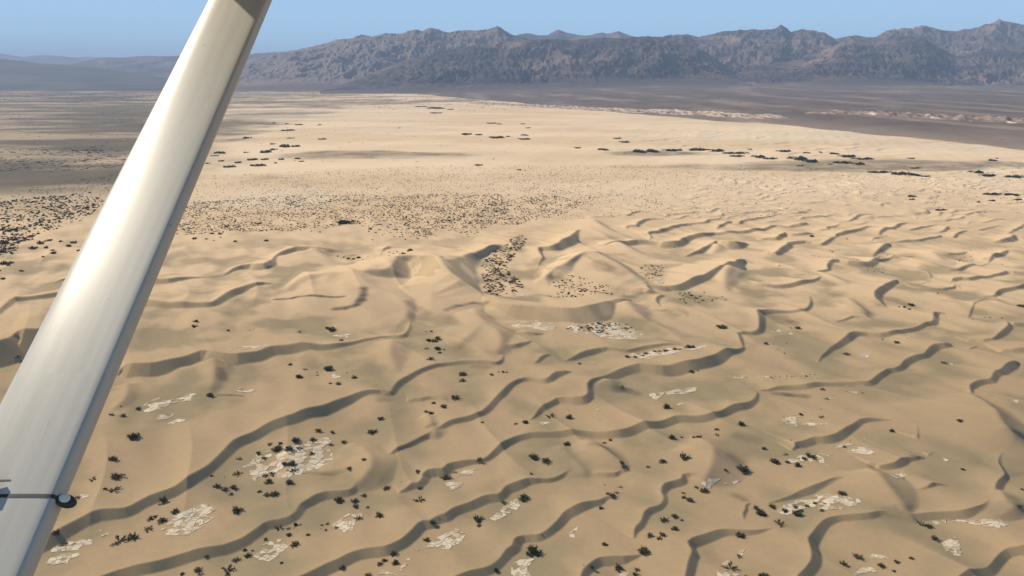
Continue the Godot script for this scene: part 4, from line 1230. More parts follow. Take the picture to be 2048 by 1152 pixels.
	slip([330.9,640.7,0.4,333.5,633.1,1.1,338.6,628.5,1.5,350,636,1.6,363.9,645.9,1.2,376.9,656.4,0.4],-0.44,0.90)
	slip([288.8,589.8,0.4,296.7,600,1.1,304.5,603.5,1,306.7,602.6,0.4],-0.55,0.83)
	slip([263.9,534.4,0.4,272.9,547.3,1.9,281.4,558.6,2.9,289.9,568.2,2.8,295.5,572.5,1.7,298.1,565.5,0.4],-0.65,0.76)
	slip([298.3,582.4,0.4,306.3,582.5,1.5,315.9,585.8,2,324.5,587.1,1.8,337.5,596.4,1.5,347.5,601.6,1.4,353.9,605.8,1.4,359.8,599.9,1.4,367.6,610.2,1.5,379.9,622.5,1.3,390.9,631.1,0.4],-0.49,0.87)
	slip([316.5,556.6,0.4,318.6,550.3,1.5,324.2,543.6,1.8,336.5,545.5,1.3,340.9,547.9,0.4],-0.02,1.00)
	slip([216.3,413.5,0.4,214.6,417.8,2.3,213.5,421.7,3.1,217.3,432.1,3.1,225,443.4,2.9,233.9,453.9,2.8,242.1,462.7,2.4,249.4,467.4,1.8,251.7,463.9,1.3,252.9,456.9,1.1,256.1,452.3,1.2,261,449.8,1.3,268.4,449.1,1.3,277.2,453.6,1.3,281.6,458.5,0.9,280.3,451.8,0.4],-0.64,0.77)
	slip([280,432.4,0.4,289.4,432.6,1.2,295.2,439.2,1.8,302.2,446.2,2,310.7,449.7,1.8,317.2,452.5,1.6,325,458.6,1.5,333.7,463,1.5,342.1,466,1.5,359.1,471.9,1.2,379.8,479.2,0],-0.52,0.86)
	slip([250.4,391.1,0.4,259,403.9,1,267.5,414.7,1.4,276.4,423.5,1.4,282.3,427,1,289.1,430.1,0.4],-0.65,0.76)
	slip([284.8,469.4,0.4,284.8,468.9,1.3,287.5,471.3,1.9,293,473.1,2.1,297.1,471.9,1.9,306.5,476.5,1.7,315.1,479.9,1.5,324.7,484.6,1.6,333.7,489.7,2,336.8,488.1,2.6,343.1,486.6,3,348.1,486.2,2.9,356.8,487.8,2.5,374.5,491.1,2,396.1,495.1,0],-0.34,0.94)
	slip([340.3,520.4,0.4,347.5,529.7,1.8,354.9,536.4,2.6,366.9,546.6,2.1,376.3,554.9,0.4],-0.63,0.78)
	slip([297,493.7,0.4,303.5,495.6,1.3,308.5,500.1,1.8,316.1,507.2,1.6,323.9,509.9,1.2,327.6,508.8,0.8,338.3,518.2,0.4],-0.53,0.85)
	slip([381.8,581.5,0.4,387.1,583.3,2.1,394.6,587.6,3,401.7,591.8,3.1,409.5,601.7,2.7,413.2,600.6,1.7,412.9,591.2,0.4],-0.50,0.86)
	slip([175.1,385.3,0.4,181.4,389.2,0.9,188.3,393.9,1,192.4,393.9,0.8,194.3,392.6,0.4],-0.44,0.90)
	slip([193.7,397.3,0.4,195.5,400.4,1.1,197.8,402,1.1,199,402.3,0.4],-0.62,0.79)
	slip([142.9,326.8,0.4,148.8,336.3,1,155.9,345.2,1.5,161.6,350.2,1.9,168,356.5,2.3,173.1,363.1,2.3,178.3,365.5,1.9,183.4,365.4,1.7,186.1,364.3,1.8,188.9,363.5,2,193.1,364,2,200.3,368.3,1.9,208.1,372,1.6,216.8,377.4,1.5,223,382.9,1.8,227.7,385.7,2,234.1,397.1,1.9,237.4,400.7,1.5,241,400.7,1,241.2,399.1,0.4],-0.57,0.82)
	slip([228.4,355.3,0.4,232.2,355.1,1.2,235.4,353.2,1.5,240.1,353.7,1.6,245.9,359.7,1.8,250.6,364.7,2,259.4,372.5,1.8,264.3,379.5,1.5,265.7,382.4,1.4,268,380.7,1.6,273.7,380.6,1.9,277.6,380.1,2,284.1,380.8,1.8,302,382.7,1.4,323.9,385,0],-0.48,0.88)
	slip([222.1,342.4,0.4,226.4,346.1,0.5,229.4,348.1,0.4],-0.58,0.81)
	slip([236.3,340.2,0.4,237.6,340.8,1.2,241.5,340.3,1.7,247.2,340.1,1.9,251.2,340.5,2,256.6,340.4,2,274.6,340.2,1.6,296.6,340,0],-0.22,0.97)
	slip([80.4,147,0,99.1,158.5,0.8,114.5,167.9,1,117.5,169.7,1,120.6,171.6,1,122.7,172.9,1.1,126.1,174.2,1.3,129.5,175.4,1.4,133.9,179.2,1.4,137.2,182,1.4,139.2,183.2,1.4,142.2,183.5,1.4,144.6,183.6,1.5,147.4,183.9,1.5,151.6,184.8,1.5,169.2,188.6,1.2,190.7,193.3,0],-0.46,0.89)
	slip([80.3,207.6,0.4,84.7,209.2,0.8,88.5,211,1.1,91.9,212.8,1.4,95.7,214.5,1.7,100.3,216.9,1.9,104.4,219.1,2,107.3,220.1,1.8,111.4,220.9,1.5,114.3,222.8,1.2,117.4,225.4,1,119.8,225.5,0.8,122.3,225.4,0.6,123.5,226.2,0.4],-0.46,0.89)
	slip([124,228.6,0.4,124.4,228.3,0.9,127.7,229,1.4,130.8,230.2,1.7,134.3,233,1.8,135.8,233.7,1.4,137.8,234.6,1.1,140.3,235.2,0.9,142.8,236.2,0.7,143.9,235.6,0.4],-0.45,0.89)
	slip([146.3,237.7,0.4,150.5,239.4,0.5,154.2,239.7,0.5,158,240.1,0.4],-0.34,0.94)
	slip([129.9,214.1,0.4,133.7,214.6,1,135.6,216,1.3,137.2,217.1,1.2,139.6,217.3,1,142.3,217,0.7,146,216.6,0.4],-0.35,0.94)
	slip([26.2,225.7,0.4,28.6,225.6,0.8,31.9,225.1,1,34.4,225.1,1,36.8,226.9,0.7,38.5,229.7,0.4],-0.38,0.93)
	slip([69.8,197.6,0.4,70.3,200.7,0.8,72,203.7,0.8,72.8,206.1,0.6,74.5,207.7,0.4],-0.79,0.61)
	slip([-43.4,285.4,0.4,-40.8,286,1,-37.6,285.9,1.2,-34.6,286.7,1.1,-30.9,285.6,0.7,-26.5,282.1,0.4],-0.15,0.99)
	slip([-136.8,368.2,0.5,-132.8,367.9,0.6,-126.2,367.3,0.7,-119.7,367.3,0.7,-111.5,368,0.6,-108.7,367.2,0.4],-0.21,0.98)
	slip([-142.2,427,0.4,-137.2,426.6,0.7,-130.5,429.1,0.8,-123.7,431.8,1,-120.3,433,1.1,-114.6,431.4,1.1,-107.1,431.2,0.8,-99.7,433.2,0.4],-0.30,0.95)
	slip([86.5,411.1,0.4,84.5,417.9,1.2,84.8,424.6,1.6,86.2,428.9,1.7,89.4,432,1.3,92.4,433.2,0.4],-0.84,0.55)
	slip([77.5,406.7,0.4,83.5,404.8,0.9,87.7,404.6,1.3,91.6,402.8,1.2,94.3,399.3,0.9,97.3,395,0.4],0.09,1.00)
	slip([88.3,440.1,0.4,84.2,441.6,2.3,83.8,451.3,2.1,86.2,463.1,0.4],-0.94,0.33)
	slip([200.3,442,0.4,206.2,447.4,0.6,214.4,450.9,0.4],-0.54,0.84)
	slip([259.2,460.4,0.4,265.7,465.9,0.5,271.4,469.7,0.4],-0.58,0.81)
	slip([275.1,475.6,0.4,279.6,485.9,0.8,282,495.1,0.7,282.2,500.1,0.4],-0.84,0.54)
	slip([184,504.3,0.4,188,509.5,0.8,192,506,0.8,195.2,496.7,0.4],0.15,0.99)
	slip([259.1,630.5,0.4,266,630.5,1.1,270,631.2,1.5,273.4,641.7,1.5,281.7,648,1.2,294.1,660.4,0.4],-0.63,0.77)
	slip([297.8,674.6,0.4,307.1,673.8,1.4,316.7,685.5,1.9,327.5,700.7,2,338.7,705.6,1.4,347.9,707.3,0.4],-0.59,0.81)
	slip([264.6,679.4,0.4,270.6,687.4,1.6,279.9,689.1,1.8,292.9,695.3,1.3,310.7,705.3,0.4],-0.49,0.87)
	slip([192.8,696.9,0.4,207.2,702.4,1.2,227.7,711.3,1.5,247.8,718.7,1.4,269.9,729.8,1.1],-0.45,0.89)
	slip([236.5,698.2,0.4,254.6,703.1,1,273.6,709.7,1,296.4,722,0.4],-0.44,0.90)
	slip([228.3,665.6,0.4,238.7,673.5,1.2,248.3,674.9,1.1,252.2,674.6,0.4],-0.41,0.91)
	slip([300,661,0.4,309.3,660.7,1.1,320.3,665.4,1.1,325.9,663.9,0.4],-0.32,0.95)
	slip([318.6,686.8,0.4,338.2,689.3,1.2,350.8,693.8,1.6,361.7,694.4,1.5,375,692.9,1,372,681.2,0.4],-0.21,0.98)
	slip([372.9,672.2,0.4,382.2,671.7,1.3,392.7,670.2,1.6,406.3,678.2,1.2,419.6,688,0.4],-0.40,0.92)
	slip([371.4,712.6,0.4,376.4,709.7,1.3,382,709.1,1.6,392.6,710.9,1.3,408.2,720.7,0.4],-0.33,0.94)
	slip([418.1,697.5,0.4,427.5,698.9,1.1,444.7,711.9,1.1,469.4,727.6,0.4],-0.53,0.85)
	slip([403.9,654.7,0.4,412.5,664.2,0.7,421.1,666.2,0.4],-0.55,0.84)
	slip([417.6,660.4,0.4,427.8,666.4,0.9,445.4,676.4,1,454.2,681.2,0.4],-0.51,0.86)
	slip([345.8,619.6,0.4,359.4,619.6,1.2,371.9,632.8,1.7,379,641.7,1.8,385.4,637.6,1.3,399.4,639.1,0.4],-0.47,0.88)
	slip([388.9,628.4,0.4,397.2,628.2,1,413.9,639.9,1,432.7,650.7,0.4],-0.50,0.87)
	slip([390.1,614.5,0.4,403,620.3,0.7,404.5,615,0.4],-0.24,0.97)
	slip([413.9,614.5,0.4,428.6,630,1.2,439.8,639.9,1.3,454.4,655.6,1,468.3,664.5,0.4],-0.63,0.78)
	slip([97.7,695,0.4,100.9,699.6,1.2,107.6,697.4,1.6,115,711.1,1.6,126.3,721.5,1.2,137.1,720.7,0.4],-0.58,0.82)
	slip([144.8,696.3,0.4,147.6,703.2,1.5,157.8,704.2,1.8,167.4,709.6,1.3,189.2,722.7,0.4],-0.49,0.87)
	slip([98.5,633.7,0.4,99.3,642.9,1.3,102.5,644.4,1.9,108,644.3,2.1,110.8,655.1,2.2,117.2,667.2,2.2,125.8,677.3,1.8,137.4,678.2,1.2,142.4,677,0.4],-0.66,0.75)
	slip([143,677,0.4,153.5,683.5,1.1,166.6,695.6,1.1,175.1,689.3,0.4],-0.47,0.88)
	slip([110.5,591.2,0.4,113.5,601.3,1.1,112.2,609.7,1.6,114.9,615.5,2,123.3,621.5,2.4,128.2,630.5,2.7,136,637.2,2.6,144.1,645,2.2,155,654.3,1.8,172,660.5,1.7,177.8,672.6,1.7,187.7,677.9,1.3,197.8,689.3,0.4],-0.65,0.76)
	slip([175.3,631.1,0.4,178.9,640.2,1.3,182.8,648.8,1.8,188.8,656.9,1.9,198,665.7,1.8,201.9,657.9,1.7,207.9,670.6,1.7,219.9,678.5,1.6,239.1,692.2,1.2,251.7,701.4,0.4],-0.62,0.79)
func star_points():
	return [-11.5,417.5,2.5,-15,424.7,2.8,-18.6,431.8,3,-25,439.2,4.8,-31.4,444.6,7.4,-38.3,455.8,9.2,-41.5,464.7,9.8,-44.6,473.5,10.4,-47.1,483.4,10.7,-49.7,493.2,11,-47.6,498.1,9.2,-45.2,500.1,8.2,-38.6,503.3,6.8,-35.6,510.5,6.4,-32.6,517.7,6,-29.4,524,5.7,-26.1,530.3,5.4,-20.2,543,4.8,-17.1,550,4.4,-14.1,557,4,-6.5,561.9,3.4,0,568,3,1.2,575.7,2.4,2.5,583.4,1.8,3.7,592.4,1.3,5,601.5,0.9,6.2,610.5,0.4,-15.6,428,1.4,-17.3,437,1,-19,446,0.6,-19.8,454,0.5,-20.7,462,0.5,-21.6,470,0.4,-22.3,477.3,0.4,-23,484.6,0.4,-23.7,491.8,0.4,-24.4,499.1,0.4,-23.7,507.1,0.4,-23,515,0.4,-22.2,523,0.4,-20.5,529.9,0.4,-18.8,536.7,0.4,-17.1,543.5,0.4,-15.3,550.4,0.4,-10,557.1,0.4,-4.6,563.8,0.5,1.9,564.7,0.3,3,572.6,0.3,4.1,580.5,0.3,5.2,588.4,0.3,6.3,596.3,0.3,-100.2,472,6,-93.5,473,6.5,-85.2,472.1,7,-80.7,475,7.5,-79.1,483,8,-79.2,494.6,8.4,-79.7,502.3,8.8,-74,503.7,9,-64.3,502.4,9.5,-57.2,500,9.9,-97.7,469.2,5.4,-88.7,468.1,3.2,-79.6,466.6,2,-73.4,462.6,1.2,-67.5,459.8,0.9,-65.5,471.4,1.3,-66.6,479.1,2,-67.7,486.9,2.7,-71.4,499.6,4.7,-58,388.2,2.5,-58.6,401.3,3,-61.6,411.9,3.4,-65.9,419.2,3.6,-70.2,426.5,3.8,-74.8,431.8,4,-79.4,437.1,4.2,-85.2,441.7,4.7,-90.9,446.2,5.2,-94,454.8,5.5,-97.1,463.4,5.7,-52.9,383.2,0.6,-53.2,390.5,0.6,-53.4,397.7,0.7,-53.7,405,0.7,-55.5,413.9,0.8,-57.3,422.9,0.8,-62.1,432,1,-66.9,441.2,1.2,-71.5,446.5,1.5,-76.1,451.7,1.8,-53.7,466.4,6.4,-52.7,458.5,5.8,-51.7,450.5,5.2,-50.6,442.6,4.5,-49.6,434.6,3.9,-48.5,427.5,3.4,-47.4,420.3,2.9,-46.3,413.1,2.4,-45.2,405.9,1.9,-48,363.2,0.6,-39.1,370.7,0.7,-34.6,376.5,0.8,-30.1,382.3,0.9,-25.4,389.5,1,-20.7,396.6,1.2,-17.6,403.6,1.6,-14.6,410.6,2.1,-62,371.2,1.2,-69.4,375.9,1.4,-76.7,380.5,1.5,-84.5,385.7,1.6,-92.3,390.9,1.6,-100.6,396.6,1.6,-108.8,402.2,1.6,-117.4,407.6,1.4,-125.9,412.9,1.2,-78.3,409,3.9,-84.4,412.7,3.9,-90.5,416.4,3.9,-97.7,419.6,3.7,-105,422.8,3.5,-112.2,426.4,3.2,-119.4,430,2.9,-138.7,440.7,1.2,-138.6,450.3,2.6,-136.7,457.7,3.4,-132.1,464.4,4.2,-127.1,467.1,4.8,-117.1,469.3,5.3,-107.7,470.6,5.7,-137,440.2,1.1,-134.5,443.4,1.2,-133.4,450.8,1.5,-130,455.9,2,-125.6,460.5,2.6,-117.1,451.4,2.3,-112.1,446.4,2.5,-107,441.5,2.7,-97.8,434,3.3,-92.2,440.4,4.6,-138.9,489.3,1.2,-126.2,492.6,1.2,-121.8,499.5,1.2,-117.3,506.4,1.2,-109.9,512.8,1.4,-97.6,518.5,1.8,-94.2,525,1.9,-90.7,531.4,2.1,-87.2,537.9,2.2,-78.2,539.3,2.4,-69.1,540.7,2.5,-62,538.6,2.8,-54.9,536.5,3,-41.3,538.8,2,-38.5,545.4,1.8,-35.7,551.9,1.7,-32.9,558.5,1.5,-30.1,565.1,1.3,-27.2,571.7,1.2,-24.4,578.3,1,-19.6,584.5,0.9,-14.8,590.7,0.8,-10,596.9,0.7,-5.4,606.2,0.6,-0.8,615.5,0.4,-145.9,442.6,0,-144.5,434,0,-143.1,425.4,0,-141.7,416.8,0,-137.3,411,0,-132.9,405.2,0,-128.5,399.4,0,-124.1,393.6,0,-117.6,390.7,0,-111.2,387.8,0,-104.7,385,0,-98.7,380.4,0,-92.7,375.9,0,-86.7,371.3,0,-80.8,366.8,0,-73.7,363,0,-66.7,359.3,0,-59.6,355.5,0,-50,353.7,0,-37.8,357.3,0,-32.2,363,0,-26.5,368.7,0,-23.3,375.6,0,-20.1,382.4,0,-16.9,389.2,0,-14.8,396,0,-12.7,402.8,0,-10.6,409.6,0,-8.8,417.9,0,-7,426.2,0,-5.1,434.5,0,-4.4,441.8,0,-3.6,449.1,0,-2.8,456.4,0,-2,463.7,0,-1.2,471,0,-0.5,478.3,0,0.3,485.6,0,1.1,492.9,0,1.9,500.2,0,2.7,507.5,0,3.4,514.9,0,4.2,522.2,0,5,529.5,0,5.8,536.8,0,6.6,544.1,0,7.3,551.4,0,8.1,558.7,0,8.9,566,0,9.2,573.7,0,9.5,581.4,0,9.8,589.2,0,10,596.9,0,10.3,604.6,0,10.6,612.4,0,4,614.9,0,-2.5,617.5,0,-9.1,620,0,-15.6,622.5,0,-20.5,616.1,0,-25.3,609.6,0,-30.1,603.1,0,-34.9,596.7,0,-39.7,590.2,0,-44.6,583.7,0,-51.9,582.6,0,-59.2,581.4,0,-66.5,580.3,0,-73.8,579.2,0,-80.7,575.9,0,-87.5,572.6,0,-94.4,569.3,0,-101.2,566,0,-106.3,559,0,-111.4,552.1,0,-116.4,545.2,0,-118.6,538.4,0,-120.7,531.5,0,-122.9,524.7,0,-125,517.9,0,-127.2,511.1,0,-133.2,506.5,0,-139.3,501.9,0,-145.4,497.2,0,-145.4,489.4,0,-145.5,481.6,0,-145.6,473.8,0,-145.6,466,0,-145.7,458.2,0,-145.8,450.4,0]
func pyramid_points():
	return [16,466.1,0.4,21.1,471.2,2.6,26.6,483.7,4.4,33.7,491,6,37.6,497.1,6.9,41.4,503.2,7.8,49,511.4,9.4,54.4,513,10,58,513,10,87,460.5,1.2,83.2,462.8,2.4,79.3,469.1,4,76.1,480.6,5.2,72.2,489,6.5,68.7,495,7.4,65.2,501.1,8.3,17.3,465.2,0.3,26.9,472.7,0.5,35.3,475.6,1,40.1,484.8,2.4,42.2,492.9,3.6,44.3,501,4.8,48.3,508.3,7,53.4,511.5,9.2,34,468.6,0.8,41.1,456.7,0.8,50.8,450.9,0.8,61.5,442.6,0.8,71.7,434.5,0.8,77.5,439.6,0.9,83.3,444.6,1,63.3,517.7,7,70.6,515.1,4,77,509.4,1.8,81.9,501.1,0.6,83.3,494.1,0.6,84.8,487,0.5,86.1,479.9,0.5,87.4,472.7,0.5,61.2,519.1,8.5,67.8,521.2,6,74.3,516.4,4.4,80.8,511.9,3.6,91.8,504.6,3,104,504.7,2.7,113.2,506.8,2,125.1,513.1,0.4,85.8,498.3,0.6,92.6,498.3,0.6,104.4,497,0.5,116.4,501.2,0.3,18.2,492,0.5,21,499.1,0.6,23.7,506.2,0.7,26.4,513.3,0.8,29.8,519.9,1,33.2,526.4,1.3,36.5,533,1.5,40.6,538.7,1.5,44.8,544.5,1.5,48.9,550.2,1.5,60.5,553.9,2,69.8,552.2,2,14.3,459.5,0,23.9,459.5,0,29.4,453.8,0,35,448.1,0,42.3,444,0,49.7,439.9,0,56.4,433.3,0,63.2,426.7,0,71,429.3,0,78.9,431.9,0,83.4,440,0,87.8,448.1,0,90.3,455.9,0,92.8,463.7,0,95.3,471.5,0,100.4,478.9,0,105.5,486.4,0,110.6,493.9,0,117.5,499,0,124.4,504.2,0,131.3,509.3,0,126.1,515.7,0,120.9,522,0,112.8,526.7,0,104.7,531.4,0,99.2,539.3,0,93.6,547.2,0,90,554.9,0,86.3,562.6,0,82.7,570.3,0,74.8,576.9,0,62.7,574.7,0,56.1,569,0,49.5,563.2,0,42.9,557.5,0,39,551.4,0,35.1,545.4,0,31.3,539.4,0,27.4,533.4,0,24.4,525.2,0,21.5,517,0,18.5,508.8,0,15.5,500.6,0,15.3,492.4,0,15,484.2,0,14.8,476,0,14.6,467.7,0]
func pans():
	pan([-141.4,209,-139.4,210.3,-139.8,212.4,-135.2,211.6,-132.6,210.6,-130.6,208.8,-133.3,208.2,-135.6,207.9,-138,206.6,-140,206.9],"the pale patch beside the strut clamp")
	pan([-131,182.2,-130.3,184.7,-128.5,187.1,-126.4,188.5,-123.8,188.9,-120.7,188.2,-120.2,186.4,-122.3,184.4,-124.7,182.9,-127.6,182.5],"the smooth spindle-shaped pan, bottom left")
	pan([-129.3,177.3,-129.3,179.9,-126.7,180.9,-123.5,182,-120.4,182.8,-119.7,181,-122.6,179.3,-122.3,177.5,-125.4,176.4],"the broken strip pan, lowest left")
	pan([-123.7,190.4,-122.6,192.2,-120.6,193.3,-118.3,191,-118.4,187.7,-120.1,190.2],"the hook-shaped patch, bottom left")
	pan([-104.2,191.9,-102.8,194.9,-102.5,200.1,-100.5,204.5,-97.6,206.7,-94.3,207.4,-91.5,203.6,-93.6,201.6,-90,199.2,-92.3,193.7,-94.5,190.1,-97.6,189,-101.2,190.4],"the large slanting pan, lower left")
	pan([-92.3,231.3,-91.8,234.5,-90.4,238.6,-88,242.1,-83.9,240.7,-81.5,243.9,-77.8,243.4,-75.3,247.1,-70.2,250.4,-65.9,251.2,-65.6,247.6,-67.8,245.1,-67.8,242.3,-65.1,242.5,-62.5,234.5,-64.4,230.8,-67.7,226.5,-70.1,224.1,-71.4,222.2,-75.3,222.6,-77.4,222.1,-79.2,225.3,-84,224.5,-85,221.9,-87.6,223.3,-89.9,228.7],"the biggest cracked pan, left of centre")
	pan([-72.8,180.5,-71.5,183.8,-70.9,187.5,-68.5,191.6,-65.7,189.4,-63.4,185.3,-64.8,181.7,-66.9,178.2,-69.7,178.4],"the rounded pan, bottom left of centre")
	pan([-54.1,196.6,-52,200,-50.2,202.4,-46.6,201.7,-44.1,202.6,-44.6,201.1,-47.2,198.8,-47,196,-46.8,193.2,-49.5,191.9,-52.3,194.4],"the ragged pan below the dark hump")
	pan([-22.8,217.7,-20.2,221.4,-17.7,221.1,-16.1,218.4,-17.3,215.5,-19.6,213.8,-22.1,214.7],"the smooth oval patch, bottom centre")
	pan([-18.4,224.6,-15.6,227.4,-11,228,-12.9,224.9,-16.2,223.6],"the slim patch above the smooth oval")
	pan([-24.9,185.1,-23.4,188.3,-20.7,190.8,-17,194.1,-13.5,191.1,-14.7,187.6,-17.6,183.8,-21.6,184.6],"the rough triangular pan, bottom centre")
	pan([-28.1,182.9,-25.6,185.7,-25.8,183.9,-27.6,181.7],"the sliver left of the triangular pan")
	pan([-36.4,171.8,-35.1,173.8,-33.1,171.9,-30.3,173.3,-29.5,179.6,-28.3,179.7,-28.3,176.5,-28.9,170.9],"the bow-shaped patch on the bottom edge")
	pan([-7.5,198.9,-4.5,203.4,-0.3,208.3,1.7,210.4,2.8,205.2,0.5,202.6,-2.2,199.9,-5.5,197],"the narrow streaky pan, bottom centre")
	pan([-1,174.1,0,177.2,2.1,179.3,6.6,179.9,5.5,176.8,4.1,173.8,5,172.3,2,170.5],"the pale pan by the biggest bush")
	pan([16.6,192.4,20.4,194,19.9,193,18.4,192.3,18.4,188.6,16.5,189.6],"the T-shaped patch, bottom centre")
	pan([61,218.4,68.6,220.9,66.9,219.1,63.9,215.4,61.8,216.8],"the wedge patch, lower right of centre")
	pan([69.6,218.3,72.9,221.5,76,220.5,73.1,219],"the small ragged patch beside the wedge")
	pan([56.6,177.1,58.9,178.9,60.5,178.6,57.3,175.9,56.8,172.9,60.7,173.6,61,171.1,56,168.7,54.9,170.8],"the crescent patch on the bottom edge")
	pan([62.8,183.6,66.3,182.7,64.5,180.6,63.5,181.9],"the tiny patch above the crescent")
	pan([26.1,171.5,29.3,172.9,30.9,174.7,31.8,172.8,31.6,170.7,28.1,169.5],"the low mound patch on the bottom edge")
	pan([93.5,234.7,97.9,234.6,103.9,239.3,112.8,237,108,236.1,108.3,229.4,104.8,232.3,99.2,230.1,95.4,232.8],"the jagged pan under dark bushes")
	pan([115.9,244,120.4,246.6,124.4,246.6,123.7,244.9,119.7,244,116.2,242.7],"the slipper-shaped patch, lower right")
	pan([119.5,242,124,242.7,127.6,241.8,128.5,238,125.6,236.5,119.2,239.7],"the feathery patch, lower right")
	pan([129.6,249.9,129.8,247.3,128.3,246.7],"the small pale triangle, lower right")
	pan([123.7,221,131.4,225.3,131.6,222.5,129.7,220.4,125.7,220.1],"the almond patch, lower right")
	pan([81,202.7,84.8,205.9,90.8,209.4,96.7,211.5,104.7,210,109.3,208.5,108.5,206.1,106,203.9,100.9,202.8,92.7,204.3,83.4,200.8],"the big bright pan, lower right")
	pan([127.1,198.6,131.5,198.7,130,195.9,127,196.7],"the square patch, bottom right")
	pan([131.8,198.6,137.1,197.6,142.5,197.2,146.6,197.7,147.8,195.4,142.8,191.8,139.7,193.3,136.5,196.5],"the tadpole-shaped pan, bottom right")
	pan([123.3,186.1,128.9,190.8,128,184.3,125.9,180.6,122,180.6],"the faint broken patch, bottom right")
	pan([98.8,179.9,102.5,183.6,104.6,182.8,104.9,179.6,101.4,179.4],"the upper patch of the bottom right pair")
	pan([93,174.7,95.1,177.1,99.7,176.6,99.1,174.7,95.6,173.7,91.9,171.7],"the lower patch of the bottom right pair")
	pan([150.6,235.5,152.4,235.9,152.1,232.8,150.7,232.6],"the lone small patch, lower far right")
	pan([-147,273.7,-150.3,282.4,-146,286.4,-139.2,285.2,-137.2,290.3,-131.7,289.8,-132.2,283.4,-137.7,281.7,-140.6,276.7,-144.9,273],"the boot-shaped pan right of the strut")
	pan([-139.1,266.7,-139.1,271.2,-134,272.4,-134.9,267.2],"the small pan below the boot-shaped one")
	pan([-132.8,263.5,-130.8,267.8,-126.4,265.6,-126.9,263.4],"the worn patch below the boot-shaped pan")
	pan([-117.6,293.9,-117.7,298.8,-114.7,297.8,-106.6,294.5,-108.7,292.8],"the thin streak right of the spur")
	pan([-135.5,334.6,-134.6,342.6,-125.4,345.5,-116,341.7,-120.4,340.2,-128.6,337.7],"the long flat patch on the crest")
	pan([-80.4,306.9,-80.5,312.3,-75.8,313.9,-75.4,309.4,-78.3,305.1],"the plump patch left of centre")
	pan([-93.1,364.1,-85.8,366.3,-78.9,361,-84.2,358.7,-90,361.6],"the thin patch below the lone bush")
	pan([-4,381.3,0,384.3,6.8,387.4,14.9,384.4,22.1,381.4,27.9,377.2,41.6,381.3,48.6,384.4,56.1,384.8,63.7,376.9,68.1,363.7,64.7,358.6,55.2,354.6,45.6,358.5,41,363.4,29.7,365.9,21.4,368.3,13.1,371,5.2,372.3,0,377.6],"the long white pan below the high slip face")
	pan([52.8,331.4,57.6,337.2,63.2,338.4,69.4,339.7,75.8,341.8,85.9,346,90,345.3,95,343.7,93.3,341.4,83.7,336.8,73.8,331.7,65.6,328.8,57.3,328.5],"the long white pan, centre right")
	pan([57.7,291.7,63.7,291.6,62.1,288.4,59.8,284.4,57.3,288.1],"the fan-shaped patch, right of centre")
	pan([64.7,291.4,70.8,297.7,80,299.9,78.3,294,72.5,290.6,65.4,289.4],"the bright bar-shaped pan, right of centre")
	pan([66,279.6,69.2,280.8,70.3,277.9,67.8,276.6],"the small patch below the bright bar")
	pan([9.6,262.9,12.6,264.8,15.1,262.7,11.4,260.5],"the small oval patch, centre")
	pan([32.8,275,35.2,276.4,34.3,273,32.8,273.3],"the tiny curled patch, centre")
	pan([34.6,326.1,39.8,328,39,325.9],"the tiny sliver left of the white pan")
	pan([96.1,312.4,103.6,314.1,105.5,310.9,99.9,309,97.4,310.2],"the lens-shaped patch, right of centre")
	pan([106.8,309.1,111.7,309.8,114.9,311,115.5,307.7,108.3,307.6],"the pale streak in the bush row")
	pan([135.1,372.4,140,377.4,143.1,372.7,146.2,368.6,142.7,367.9,137.9,371],"the blotchy patch, right of centre")
	pan([165.5,336.7,171.3,339.7,172,336.7,168.6,332.3,166,334.4],"the bright star-shaped patch, right")
	pan([201.9,324.3,206.1,323.6,203.3,320.7],"the white dash, right")
	pan([141.6,293,146.3,292.9,145.3,290.6,141.2,290.9],"the thin patch below the straight crest")
	pan([129.6,286.7,135,289.8,133.7,285.8,130.7,285.4],"the split patch, right")
	pan([104.7,266.3,108,270.8,114.9,268.3,112.1,266.1,108.7,259.7,105.2,261.7],"the large white pan, right")
	pan([110.2,261.1,114.2,262.6,121,260.7,117.8,259.8,111.6,259.7],"the curved tail of the white pan")
	pan([116.8,267.8,121.6,268.2,120.6,265.8,116.9,266],"the narrow patch above the curved tail")
	pan([202.1,281.6,205.5,283.2,209.7,282.6,209.2,279.5,203.8,280.3],"the bright patch on the right edge")
	pan([197,356.2,202.4,360.5,200.1,353.8,197.9,353.1],"the faint patch, upper right")
	pan([89,463.5,94,468.9,99.2,471,96,458.4,91.5,459.7],"the white floor of the pyramid basin")
	pan([101.2,398.8,105.4,396,104.8,393.3,101,394.7],"the rosy patch, centre")
	pan([0,437,4.6,442.1,9.1,437,4.5,432.6],"the white floor of the bush hollow")
